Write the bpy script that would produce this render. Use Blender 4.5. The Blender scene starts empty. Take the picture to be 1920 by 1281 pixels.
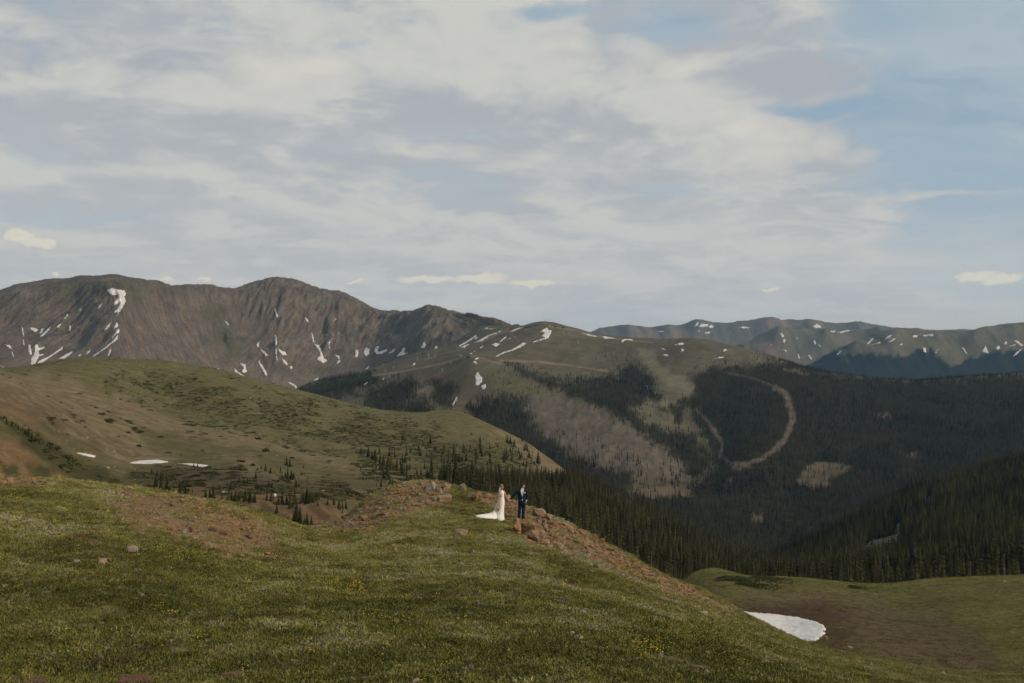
import bpy, bmesh, math, random
import numpy as np
from mathutils import Vector, Matrix, noise as mnoise
from mathutils.geometry import delaunay_2d_cdt

sc = bpy.context.scene
COL = sc.collection
R = math.radians
random.seed(7)
rng = np.random.default_rng(7)

# ------------------------------------------------------------------ camera
F = 1867.0                      # focal length in photograph pixels (1920 wide), a 35 mm lens
CX, CY = 960.0, 640.5
cam_d = bpy.data.cameras.new('camera')
cam_d.lens = 35.0; cam_d.sensor_width = 36.0
cam_d.clip_start = 0.1; cam_d.clip_end = 90000
cam = bpy.data.objects.new('camera', cam_d); COL.objects.link(cam)
cam.location = (0, 0, 0); cam.rotation_euler = (R(90), 0, 0)
sc.camera = cam

# ------------------------------------------------------------------ exposure
vs = sc.view_settings
vs.view_transform = 'Standard'; vs.look = 'None'; vs.gamma = 1.0; vs.use_curve_mapping = False
vs.exposure = 0.0
sc.cycles.use_denoising = True
sc.cycles.max_bounces = 4; sc.cycles.diffuse_bounces = 2; sc.cycles.volume_bounces = 1
sc.cycles.adaptive_threshold = 0.02; sc.cycles.adaptive_min_samples = 12
sc.cycles.transparent_max_bounces = 8

# ------------------------------------------------------------------ sun
SUN_AZ, SUN_EL = R(112), R(25)
sdir = Vector((math.sin(SUN_AZ)*math.cos(SUN_EL), math.cos(SUN_AZ)*math.cos(SUN_EL), math.sin(SUN_EL)))
sd = bpy.data.lights.new('sun', 'SUN'); sd.energy = 3.0; sd.angle = R(6); sd.color = (1.0, 0.80, 0.56)
so = bpy.data.objects.new('sun', sd); COL.objects.link(so)
so.rotation_euler = sdir.to_track_quat('Z', 'Y').to_euler(); so.location = (0, 0, 200)

# ------------------------------------------------------------------ node helper
class NT:
    def __init__(s, tree):
        s.t = tree; s.n = tree.nodes; s.l = tree.links
    def new(s, typ, **kw):
        nd = s.n.new(typ)
        for k, v in kw.items(): setattr(nd, k, v)
        return nd
    def put(s, sock, v):
        if v is None: return
        if isinstance(v, bpy.types.NodeSocket): s.l.new(v, sock)
        elif isinstance(v, (tuple, list)) and len(v) == 3 and sock.type == 'RGBA': sock.default_value = (*v, 1)
        else: sock.default_value = v
    def m(s, op, a, b=None, c=None, clamp=False):
        nd = s.new('ShaderNodeMath', operation=op, use_clamp=clamp)
        s.put(nd.inputs[0], a); s.put(nd.inputs[1], b); s.put(nd.inputs[2], c)
        return nd.outputs[0]
    def v(s, op, a, b=None, c=None):
        nd = s.new('ShaderNodeVectorMath', operation=op)
        s.put(nd.inputs[0], a)
        if op == 'SCALE': s.put(nd.inputs['Scale'], b)
        else:
            s.put(nd.inputs[1], b); s.put(nd.inputs[2], c)
        return nd.outputs['Value'] if op in ('LENGTH', 'DOT_PRODUCT', 'DISTANCE') else nd.outputs[0]
    def noise(s, vec, scale, detail=4, rough=0.5, dist=0.0):
        nd = s.new('ShaderNodeTexNoise')
        s.put(nd.inputs['Vector'], vec); nd.inputs['Scale'].default_value = scale
        nd.inputs['Detail'].default_value = detail; nd.inputs['Roughness'].default_value = rough
        nd.inputs['Distortion'].default_value = dist
        return nd.outputs['Fac']
    def rng(s, x, a, b, c=0.0, d=1.0, smooth=True):
        nd = s.new('ShaderNodeMapRange', interpolation_type='SMOOTHSTEP' if smooth else 'LINEAR')
        s.put(nd.inputs[0], x)
        for i, q in enumerate((a, b, c, d)): s.put(nd.inputs[1+i], q)
        return nd.outputs[0]
    def mix(s, f, a, b, mode='MIX'):
        nd = s.new('ShaderNodeMix', data_type='RGBA', blend_type=mode)
        s.put(nd.inputs[0], f); s.put(nd.inputs[6], a); s.put(nd.inputs[7], b)
        return nd.outputs[2]

# ------------------------------------------------------------------ world: Nishita sky behind a broken cloud deck
SKY = 0.1
world = bpy.data.worlds.new('World'); sc.world = world; world.use_nodes = True
W = NT(world.node_tree); W.n.clear()
sky = W.new('ShaderNodeTexSky', sky_type='NISHITA')
sky.sun_disc = False; sky.sun_elevation = SUN_EL; sky.sun_rotation = SUN_AZ
sky.altitude = 3600; sky.air_density = 1.0; sky.dust_density = 1.5; sky.ozone_density = 1.0
tc = W.new('ShaderNodeTexCoord').outputs['Generated']
sep = W.new('ShaderNodeSeparateXYZ'); W.l.new(tc, sep.inputs[0])
X, Y_, Z = sep.outputs
az = W.m('ARCTAN2', X, Y_)
el = W.m('ARCSINE', Z)
zc = W.m('ADD', W.m('MAXIMUM', Z, 0.0), 0.16)
P = W.new('ShaderNodeCombineXYZ')
W.put(P.inputs[0], W.m('DIVIDE', X, zc)); W.put(P.inputs[1], W.m('DIVIDE', Y_, zc)); P.inputs[2].default_value = 3.7
P = P.outputs[0]
A = W.new('ShaderNodeCombineXYZ'); W.put(A.inputs[0], az); W.put(A.inputs[1], el)
A = A.outputs[0]
wn = W.new('ShaderNodeTexNoise'); wn.inputs['Scale'].default_value = 1.3; wn.inputs['Detail'].default_value = 4; wn.inputs['Roughness'].default_value = 0.6
W.put(wn.inputs['Vector'], P)
warp = W.v('MULTIPLY', W.v('SUBTRACT', wn.outputs['Color'], (0.5, 0.5, 0.5)), (0.26, 0.085, 0))
AW = W.v('ADD', A, warp)
wn2 = W.new('ShaderNodeTexNoise'); wn2.inputs['Scale'].default_value = 30; wn2.inputs['Detail'].default_value = 5; wn2.inputs['Roughness'].default_value = 0.65
W.put(wn2.inputs['Vector'], A)
AC = W.v('ADD', A, W.v('MULTIPLY', W.v('SUBTRACT', wn2.outputs['Color'], (0.5, 0.5, 0.5)), (0.045, 0.024, 0)))
wn3 = W.new('ShaderNodeTexNoise'); wn3.inputs['Scale'].default_value = 11; wn3.inputs['Detail'].default_value = 6; wn3.inputs['Roughness'].default_value = 0.62
W.put(wn3.inputs['Vector'], W.v('MULTIPLY', A, (0.75, 1.25, 1.0)))
billow = W.m('MULTIPLY', W.m('SUBTRACT', wn3.outputs['Fac'], 0.5), W.rng(el, 0.03, 0.22, 0.25, 1.0))
def pix_ang(px, py):
    a = math.atan((px-CX)/F)
    return a, math.atan((CY-py)/F*math.cos(a))
def blob(px, py, rx, ry, amp, base=None, coord=None, inner=0.0):
    a, e = pix_ang(px, py)
    sx, sy = F/rx, F/ry
    q = W.v('MULTIPLY_ADD', coord or AW, (sx, sy, 0), (-a*sx, -e*sy, 0))
    r = W.v('LENGTH', q)
    g = W.rng(r, inner, 1.0, amp, 0.0)
    return g if base is None else W.m('ADD', base, g)
# coverage of the deck: closed to the left, open sky to the right of the frame
cov = W.rng(W.m('ADD', az, W.m('MULTIPLY', el, 0.25)), 0.28, 0.50, 0.20, -0.32)
for b in [(1500, 212, 170, 34, -0.26), (545, 98, 170, 40, -0.25), (690, 45, 90, 26, -0.22),
          (1000, 32, 130, 34, -0.25), (1225, 72, 150, 50, -0.24), (720, 262, 420, 26, -0.20),
          (1270, 372, 150, 30, -0.24), (330, 55, 130, 28, -0.20),
          (1400, 145, 400, 62, 0.34), (1500, 285, 190, 75, 0.32), (1440, 430, 380, 70, 0.26),
          (1600, 50, 480, 70, 0.20), (1790, 366, 190, 24, 0.30), (1500, 590, 700, 62, 0.34)]:
    cov = blob(*b[:4], b[4], cov)
PW = W.v('MULTIPLY_ADD', wn.outputs['Color'], (0.70, 0.90, 0.5), P)
nP = W.noise(PW, 1.5, 7, 0.60)
dens = W.rng(W.m('MULTIPLY_ADD', billow, 0.55, W.m('ADD', nP, cov)), 0.37, 0.68)
# light on the clouds: compare the deck with itself a little towards the sun
nP2 = W.noise(W.v('ADD', PW, (0.13, -0.10, 0.10)), 1.5, 5, 0.58)
lit = W.m('MULTIPLY_ADD', W.m('SUBTRACT', nP, nP2), 3.0, W.m('MULTIPLY_ADD', nP, 1.3, W.m('MULTIPLY_ADD', billow, 1.5, -0.10)))
for b in [(820, 232, 560, 70, -0.42), (250, 222, 480, 60, -0.30), (1180, 335, 330, 52, -0.30), (1400, 145, 300, 42, -0.40), (1560, 326, 110, 20, -0.45),
          (330, 480, 760, 50, -0.22), (500, 145, 360, 66, 0.26), (200, 308, 460, 24, 0.42),
          (1435, 245, 150, 85, 0.45), (1540, 268, 110, 50, 0.30), (1130, 115, 170, 56, 0.26), (1400, 460, 420, 34, 0.26)]:
    lit = blob(*b[:4], b[4], lit)
k = 1.0/SKY
def sk(r, g, b): return (r*k, g*k, b*k)
ccol = W.mix(W.rng(lit, 0.12, 1.0), sk(0.415, 0.438, 0.465), sk(0.605, 0.600, 0.555))
blue = W.mix(0.75, sky.outputs[0], sk(0.30, 0.435, 0.53))
# cirrus veil on the open sky
veil = W.rng(W.noise(W.v('MULTIPLY', PW, (0.55, 1.3, 1)), 1.1, 5, 0.62), 0.33, 0.72, 0.0, 0.72)
blue = W.mix(veil, blue, sk(0.53, 0.57, 0.58))
colr = W.mix(W.m('MULTIPLY', dens, 0.93), blue, ccol)
# thin streaks low in the sky, and the pale air above the horizon
low = W.rng(el, 0.0, 0.26, 0.66, 0.0)
colr = W.mix(low, colr, sk(0.510, 0.522, 0.518))
st = W.rng(W.noise(W.v('MULTIPLY', AW, (4, 42, 1)), 1.0, 4, 0.55), 0.46, 0.72, 0.0, 0.6)
st = W.m('MULTIPLY', st, W.rng(el, 0.03, 0.19, 1.0, 0.0))
colr = W.mix(st, colr, sk(0.585, 0.575, 0.53))
# warm glow along the horizon to the right
wg = blob(1700, 622, 760, 40, 0.75, None, A)
colr = W.mix(wg, colr, sk(0.66, 0.58, 0.45))
# the big cumulus front right of centre
AB = W.v('ADD', A, W.v('MULTIPLY', W.v('SUBTRACT', wn3.outputs['Color'], (0.5, 0.5, 0.5)), (0.085, 0.060, 0)))
big = None
for b in [(1400, 238, 95, 60), (1470, 262, 90, 55), (1545, 280, 70, 48), (1430, 290, 190, 45), (1180, 100, 120, 55), (1290, 118, 120, 40), (1060, 95, 110, 45), (500, 130, 170, 50), (620, 118, 110, 40)]:
    g = blob(*b, 1.0, None, AB, 0.0)
    big = g if big is None else W.m('MAXIMUM', big, g)
bcol = W.mix(W.rng(W.m('MULTIPLY_ADD', wn3.outputs['Fac'], 1.6, W.m('MULTIPLY', big, 0.5)), 0.75, 1.45), sk(0.475, 0.480, 0.485), sk(0.660, 0.645, 0.585))
colr = W.mix(W.rng(big, 0.12, 0.62, 0.0, 0.62), colr, bcol)
# small cumulus puffs
puff = None
for b in [(800, 523, 110, 15), (900, 522, 100, 19), (1000, 530, 75, 13), (672, 526, 22, 7), (318, 525, 22, 7), (374, 525, 28, 8), (104, 517, 26, 8),
          (38, 442, 46, 22), (78, 454, 44, 18), (1835, 516, 56, 15), (1890, 524, 64, 17), (1440, 539, 44, 6)]:
    g = blob(*b, 1.0, None, AC, 0.1)
    puff = g if puff is None else W.m('MAXIMUM', puff, g)
pf = W.rng(puff, 0.06, 0.74, 0.0, 0.78)
pcol = W.mix(W.rng(W.m('ADD', puff, W.m('MULTIPLY', wn2.outputs['Fac'], 0.8)), 0.65, 1.3), sk(0.51, 0.51, 0.495), sk(0.72, 0.675, 0.565))
colr = W.mix(pf, colr, pcol)
bgn = W.new('ShaderNodeBackground'); W.l.new(colr, bgn.inputs[0]); bgn.inputs[1].default_value = SKY
wo = W.new('ShaderNodeOutputWorld'); W.l.new(bgn.outputs[0], wo.inputs[0])
world.cycles.sampling_method = 'NONE'      # the deck is so even that the scattered rays find it by themselves

# ------------------------------------------------------------------ numpy noise
def _hash(ix, iy, seed):
    h = (ix.astype(np.uint32)*np.uint32(374761393) + iy.astype(np.uint32)*np.uint32(668265263) + np.uint32((seed*2654435761) & 0xffffffff))
    h = (h ^ (h >> np.uint32(13)))*np.uint32(1274126177)
    return h ^ (h >> np.uint32(16))
_ga = np.arange(64)/64*2*np.pi
_gx, _gy = np.cos(_ga), np.sin(_ga)
def pn(x, y, seed=0):
    x = np.asarray(x, float); y = np.asarray(y, float)
    x0 = np.floor(x); y0 = np.floor(y); fx = x-x0; fy = y-y0
    ix = x0.astype(np.int64) & 0xffffffff; iy = y0.astype(np.int64) & 0xffffffff
    ux = fx*fx*fx*(fx*(fx*6-15)+10); uy = fy*fy*fy*(fy*(fy*6-15)+10)
    def g(dx, dy):
        h = _hash((ix+dx) & 0xffffffff, (iy+dy) & 0xffffffff, seed) & np.uint32(63)
        return _gx[h]*(fx-dx) + _gy[h]*(fy-dy)
    a = g(0, 0); b = g(1, 0); c = g(0, 1); d = g(1, 1)
    return ((a+(b-a)*ux)*(1-uy) + (c+(d-c)*ux)*uy)*1.4
def fbm(x, y, o=4, seed=0, gain=0.5):
    s = 0; a = 1; t = 0
    for i in range(o):
        s = s + a*pn(x*2**i+i*17.3, y*2**i-i*9.1, seed+i); t += a; a *= gain
    return s/t
def ridged(x, y, o=4, seed=0, gain=0.5):
    s = 0; a = 1; t = 0
    for i in range(o):
        s = s + a*(1-2*np.abs(pn(x*2**i+i*7.7, y*2**i+i*3.3, seed+i))); t += a; a *= gain
    return s/t
def sst(x, a, b):
    t = np.clip((x-a)/(b-a), 0, 1)
    return t*t*(3-2*t)

# ------------------------------------------------------------------ pixel-space regions (used only to say WHERE on the ground a kind of cover lies)
def poly_sd(px, py, poly):
    """signed distance in photograph pixels, positive inside"""
    px = np.asarray(px, float); py = np.asarray(py, float)
    d2 = np.full(px.shape, 1e18); ins = np.zeros(px.shape, bool)
    n = len(poly)
    for i in range(n):
        x1, y1 = poly[i]; x2, y2 = poly[(i+1) % n]
        ex, ey = x2-x1, y2-y1
        L = ex*ex+ey*ey+1e-9
        t = np.clip(((px-x1)*ex+(py-y1)*ey)/L, 0, 1)
        d2 = np.minimum(d2, (px-x1-t*ex)**2+(py-y1-t*ey)**2)
        if y1 != y2:
            c = ((y1 > py) != (y2 > py)) & (px < (x2-x1)*(py-y1)/(y2-y1)+x1)
            ins ^= c
    d = np.sqrt(d2)
    return np.where(ins, d, -d)
def line_d(px, py, pts):
    px = np.asarray(px, float); py = np.asarray(py, float)
    d2 = np.full(px.shape, 1e18)
    for (x1, y1), (x2, y2) in zip(pts[:-1], pts[1:]):
        ex, ey = x2-x1, y2-y1
        t = np.clip(((px-x1)*ex+(py-y1)*ey)/(ex*ex+ey*ey+1e-9), 0, 1)
        d2 = np.minimum(d2, (px-x1-t*ex)**2+(py-y1-t*ey)**2)
    return np.sqrt(d2)
def region(px, py, poly, feather=6, wob=6, freq=25, seed=1):
    px = np.asarray(px, float); py = np.asarray(py, float)
    q = np.array(poly, float); mg = feather+wob*2
    k = (px > q[:, 0].min()-mg) & (px < q[:, 0].max()+mg) & (py > q[:, 1].min()-mg) & (py < q[:, 1].max()+mg)
    out = np.zeros(px.shape)
    if k.any():
        a, b = px[k], py[k]
        out[k] = sst(poly_sd(a, b, poly)+fbm(a/freq, b/freq, 3, seed)*wob*2, -feather, feather)
    return out
def regions(px, py, polys, feather=6, wob=6, freq=25, seed=1):
    r = np.zeros(np.shape(px))
    for i, p in enumerate(polys): r = np.maximum(r, region(px, py, p, feather, wob, freq, seed+i))
    return r

def cubic(n, m):
    """Catmull-Rom resampling matrix, m samples to n"""
    M = np.zeros((n, m)); t = np.linspace(0, m-1, n); i = np.minimum(t.astype(int), m-2); f = t-i
    w = np.stack([-0.5*f+f*f-0.5*f**3, 1-2.5*f*f+1.5*f**3, 0.5*f+2*f*f-1.5*f**3, -0.5*f*f+0.5*f**3], 1)
    for k_ in range(4): np.add.at(M, (np.arange(n), np.clip(i+k_-1, 0, m-1)), w[:, k_])
    return M
# ------------------------------------------------------------------ terrain layers: a height field through surveyed points
class Layer:
    def __init__(s, ctrl, kx, ky, pxr, Yr, nc, nr, detail):
        c = np.array(ctrl, float)
        s.kx, s.ky, s.detail = kx, ky, detail
        s.q = np.stack([c[:, 0]*kx, np.log(c[:, 2])*ky], 1)
        val = c[:, 1]
        n = len(c)
        K = s._phi(((s.q[:, None]-s.q[None])**2).sum(-1))
        M = np.zeros((n+3, n+3)); M[:n, :n] = K + np.eye(n)*1e-4
        M[:n, n] = 1; M[:n, n+1:] = s.q; M[n, :n] = 1; M[n+1:, :n] = s.q.T
        s.w = np.linalg.solve(M, np.concatenate([val, np.zeros(3)]))
        s.pxr, s.Yr, s.nc, s.nr = pxr, Yr, nc, nr
    @staticmethod
    def _phi(r2): return np.where(r2 > 1e-12, 0.5*r2*np.log(np.maximum(r2, 1e-12)), 0)
    def base_py(s, px, Y):
        sh = np.shape(px)
        a = np.ravel(px)*s.kx; b = np.log(np.ravel(Y))*s.ky
        out = np.full(a.shape, s.w[-3]) + s.w[-2]*a + s.w[-1]*b
        for i in range(len(s.q)):
            out += s.w[i]*s._phi((a-s.q[i, 0])**2+(b-s.q[i, 1])**2)
        return out.reshape(sh)
    def z(s, x, y):
        x = np.asarray(x, float); y = np.asarray(y, float)
        px = CX+F*x/y
        py = s.base_py(px, y)
        return (CY-py)/F*y + s.detail(x, y, px, py)
    def grid(s):
        px = np.linspace(*s.pxr, s.nc); ly = np.linspace(math.log(s.Yr[0]), math.log(s.Yr[1]), s.nr)
        PX, YY = np.meshgrid(px, np.exp(ly))
        s.x = (PX-CX)/F*YY; s.y = YY
        cp = np.linspace(*s.pxr, max(12, s.nc//4)); cl = np.linspace(ly[0], ly[-1], max(12, s.nr//4))
        C = s.base_py(*np.meshgrid(cp, np.exp(cl)))
        base = cubic(s.nr, len(cl)) @ C @ cubic(s.nc, len(cp)).T
        s.zz = (CY-base)/F*YY + s.detail(s.x, s.y, PX, base); s.PX = PX; s.PY = CY-F*s.zz/YY
        s.ly = ly; s.px1 = px
        return s
    def _col(s, px):
        j = (np.asarray(px, float)-s.pxr[0])/(s.pxr[1]-s.pxr[0])*(s.nc-1)
        j = np.clip(j, 0, s.nc-1.001); j0 = j.astype(int)
        return j0, j-j0
    def hz(s, x, y):
        """height of the built ground"""
        x = np.asarray(x, float); y = np.asarray(y, float)
        j0, fj = s._col(CX+F*x/y)
        i = np.clip((np.log(y)-s.ly[0])/(s.ly[-1]-s.ly[0])*(s.nr-1), 0, s.nr-1.001); i0 = i.astype(int); fi = i-i0
        t = s.zz/s.y
        v = (t[i0, j0]*(1-fj)+t[i0, j0+1]*fj)*(1-fi) + (t[i0+1, j0]*(1-fj)+t[i0+1, j0+1]*fj)*fi
        return v*y
    def at(s, px, py, near=None):
        """first point of the built ground met by a line of sight (vectorised)"""
        px = np.atleast_1d(np.asarray(px, float)); py = np.atleast_1d(np.asarray(py, float))
        j0, fj = s._col(px)
        p = s.PY[:, j0]*(1-fj)+s.PY[:, j0+1]*fj
        ok = p <= py
        if near: ok &= (s.y[:, :1] >= near)
        i = np.where(ok.any(0), ok.argmax(0), np.where((s.y[:, :1] >= (near or 0)), p, 1e9).argmin(0))
        n = np.arange(len(px)); im = np.maximum(i-1, 0)
        a, b = p[im, n], p[i, n]
        t = np.where((a > py) & (a-b > 1e-9), (a-py)/np.maximum(a-b, 1e-9), 1.0); t = np.clip(t, 0, 1)
        Y = np.exp(s.ly[im]*(1-t)+s.ly[i]*t)
        x = (px-CX)/F*Y
        return np.stack([x, Y, s.hz(x, Y)], -1)
    def mesh(s, name, col, mat):
        nr, nc = s.x.shape
        co = np.stack([s.x, s.y, s.zz], -1).reshape(-1, 3).astype(np.float32)
        me = bpy.data.meshes.new(name)
        idx = np.arange(nr*nc).reshape(nr, nc)
        f = np.stack([idx[:-1, :-1], idx[:-1, 1:], idx[1:, 1:], idx[1:, :-1]], -1).reshape(-1, 4).astype(np.int32)
        me.vertices.add(len(co)); me.vertices.foreach_set('co', co.ravel())
        me.loops.add(f.size); me.loops.foreach_set('vertex_index', f.ravel())
        me.polygons.add(len(f)); me.polygons.foreach_set('loop_start', np.arange(0, f.size, 4, dtype=np.int32))
        me.update()
        at = me.attributes.new('cover', 'FLOAT_COLOR', 'POINT')
        rgba = np.ones((len(co), 4), np.float32); rgba[:, :3] = col.reshape(-1, 3)
        at.data.foreach_set('color', rgba.ravel())
        me.polygons.foreach_set('use_smooth', np.ones(len(f), bool))
        me.materials.append(mat); me.validate()
        o = bpy.data.objects.new(name, me); COL.objects.link(o); o['kind'] = 'structure'
        s.obj = o
        return o
def lin(r, g, b):
    f = lambda c: (c/255/12.92) if c <= 10 else ((c/255+0.055)/1.055)**2.4
    return np.array([f(r), f(g), f(b)])
def paint(col, m, c):
    m = np.asarray(m)[..., None]
    return col*(1-m) + np.asarray(c)*m
def vary(col, n, amt): return col*(1+amt*n[..., None])

def ground_mat(name, s1, s2, amt=0.5, bump=0.4, bscale=None, spec=0.1, dist=1.0):
    m = bpy.data.materials.new(name); m.use_nodes = True
    t = NT(m.node_tree); b = t.n['Principled BSDF']
    at = t.new('ShaderNodeAttribute', attribute_name='cover')
    oc = t.new('ShaderNodeTexCoord').outputs['Object']
    n1 = t.noise(oc, s1, 6, 0.62); n2 = t.noise(oc, s2, 5, 0.6)
    f = t.m('MULTIPLY', t.rng(n1, 0.2, 0.8, 1-amt, 1+amt, False), t.rng(n2, 0.2, 0.8, 1-amt*0.7, 1+amt*0.7, False))
    c = t.v('SCALE', at.outputs['Color'], f)
    t.put(b.inputs['Base Color'], c)
    b.inputs['Roughness'].default_value = 1.0
    b.inputs['Specular IOR Level'].default_value = spec
    if bump:
        bp = t.new('ShaderNodeBump'); bp.inputs['Strength'].default_value = bump; bp.inputs['Distance'].default_value = dist
        t.put(bp.inputs['Height'], t.noise(oc, bscale or s2, 6, 0.65)); t.put(b.inputs['Normal'], bp.outputs[0])
    return m

# ================================================================== THE LAND
# ---------- near knoll, the couple's ridge and the meadow with the snow field (2 m to 330 m)
RUBBLE_L = [(600, 996), (655, 955), (735, 912), (795, 897), (835, 905), (845, 930), (800, 955), (740, 975), (690, 1000)]
CREST = [(860, 925), (905, 925), (955, 928), (1010, 950), (1060, 978), (1110, 1000), (1200, 1056), (1280, 1092), (1400, 1146), (1350, 1148), (1260, 1118), (1180, 1082), (1100, 1052), (1040, 1035), (990, 1018), (962, 985), (950, 962), (900, 945)]
KNOLL = [(228, 914), (300, 920), (360, 930), (440, 955), (500, 990), (530, 1020), (505, 1045), (440, 1050), (380, 1030), (290, 1003), (222, 988), (205, 950)]
KNOLL2 = [(-50, 885), (90, 897), (150, 905), (90, 912), (-50, 912)]
BARE_M = [(1370, 1122), (1450, 1112), (1560, 1118), (1700, 1136), (1800, 1165), (1870, 1215), (1910, 1281), (1760, 1281), (1640, 1245), (1560, 1222), (1380, 1152)]
def f_ctrl():
    C = []
    for px, rows in {
        -250: [(1.6, 2900), (9, 1281), (14, 1110), (22, 960), (30, 900), (38, 880), (46, 890), (60, 960), (95, 1230), (160, 1500)],
        0:   [(1.6, 2600), (4, 1580), (9, 1281), (14, 1140), (22, 995), (30, 926), (38, 893), (44, 902), (60, 990), (95, 1240), (160, 1500), (330, 1500)],
        130: [(9, 1281), (14, 1150), (24, 1000), (38, 903), (44, 912)],
        240: [(22, 1020), (32, 950), (40, 915), (48, 930), (70, 1060)],
        350: [(9, 1281), (14, 1165), (25, 1030), (33, 972), (42, 932), (50, 948), (70, 1060), (110, 1280)],
        440: [(36, 975), (44, 948), (52, 962)],
        520: [(14, 1172), (25, 1065), (38, 1003), (47, 973), (56, 990)],
        590: [(25, 1072), (38, 1020), (50, 992), (58, 1003), (80, 1130)],
        640: [(1.6, 2600), (4, 1580), (9, 1285), (14, 1178), (40, 1018), (54, 978), (62, 992), (95, 1240), (160, 1500), (330, 1500)],
        690: [(48, 978), (56, 943), (64, 958)],
        740: [(40, 1000), (50, 955), (58, 917), (66, 930), (80, 1040)],
        800: [(30, 1050), (45, 978), (60, 906), (68, 920), (85, 1060)],
        860: [(45, 978), (52, 944), (58, 915), (66, 930)],
        930: [(40, 1003), (47.5, 976), (55, 934), (62, 950), (80, 1080)],
        980: [(9, 1281), (14, 1190), (25, 1085), (40, 1010), (48, 978), (53, 952), (60, 965), (95, 1230), (160, 1450)],
        1060: [(40, 1035), (46, 1008), (51, 985), (58, 1000), (80, 1120)],
        1150: [(30, 1110), (46, 1050), (53, 1030), (60, 1045), (95, 1260)],
        1200: [(1.6, 2650), (4, 1590), (9, 1290), (14, 1215), (25, 1140), (40, 1090), (54, 1063), (62, 1075), (100, 1250), (160, 1280), (240, 1240), (330, 1450)],
        1300: [(30, 1150), (46, 1120), (55, 1106), (64, 1115), (90, 1180), (120, 1170), (160, 1120), (205, 1079), (250, 1110), (330, 1350)],
        1390: [(14, 1254), (28, 1195), (44, 1164), (56, 1151), (66, 1160), (85, 1178), (110, 1155), (150, 1112), (205, 1080), (250, 1105)],
        1470: [(46, 1199), (55, 1191), (66, 1199), (85, 1203), (110, 1175), (150, 1122), (205, 1083)],
        1545: [(9, 1340), (20, 1268), (35, 1236), (50, 1220), (62, 1222), (80, 1207), (110, 1172), (150, 1130), (205, 1088)],
        1640: [(30, 1262), (46, 1243), (60, 1240), (80, 1214), (110, 1180), (150, 1140), (200, 1099), (250, 1120), (330, 1320)],
        1750: [(9, 1400), (20, 1310), (40, 1272), (55, 1268), (80, 1225), (110, 1183), (150, 1135), (200, 1087)],
        1920: [(1.6, 2900), (4, 1720), (9, 1450), (20, 1345), (36, 1305), (52, 1288), (75, 1235), (105, 1180), (145, 1125), (195, 1081), (245, 1105), (330, 1280)],
        2170: [(1.6, 3100), (9, 1500), (20, 1370), (40, 1300), (75, 1230), (140, 1120), (195, 1078), (245, 1100), (330, 1260)],
    }.items():
        for Y, py in rows: C.append((px, py, Y))
    return C
def f_detail(x, y, px, py):
    n = fbm(x*0.35, y*0.35, 3, 3)*0.16 + fbm(x*1.6, y*1.6, 3, 5)*0.065
    n *= sst(y, 2, 7)
    m = np.clip((y-60)/60, 0, 1)
    n = n + m*(fbm(x*0.06, y*0.06, 3, 8)*0.5)
    rb = np.maximum(region(px, py, RUBBLE_L, 10, 4, 30, 2), region(px, py, CREST, 10, 4, 30, 3))*(y < 75)
    n = n + rb*(ridged(x*0.5, y*0.5, 3, 21)*0.20 + fbm(x*2.2, y*2.2, 3, 23)*0.10)
    return n
FG = Layer(f_ctrl(), 1/330., 1.7, (-260, 2180), (1.8, 330), 760, 520, f_detail).grid()

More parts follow.
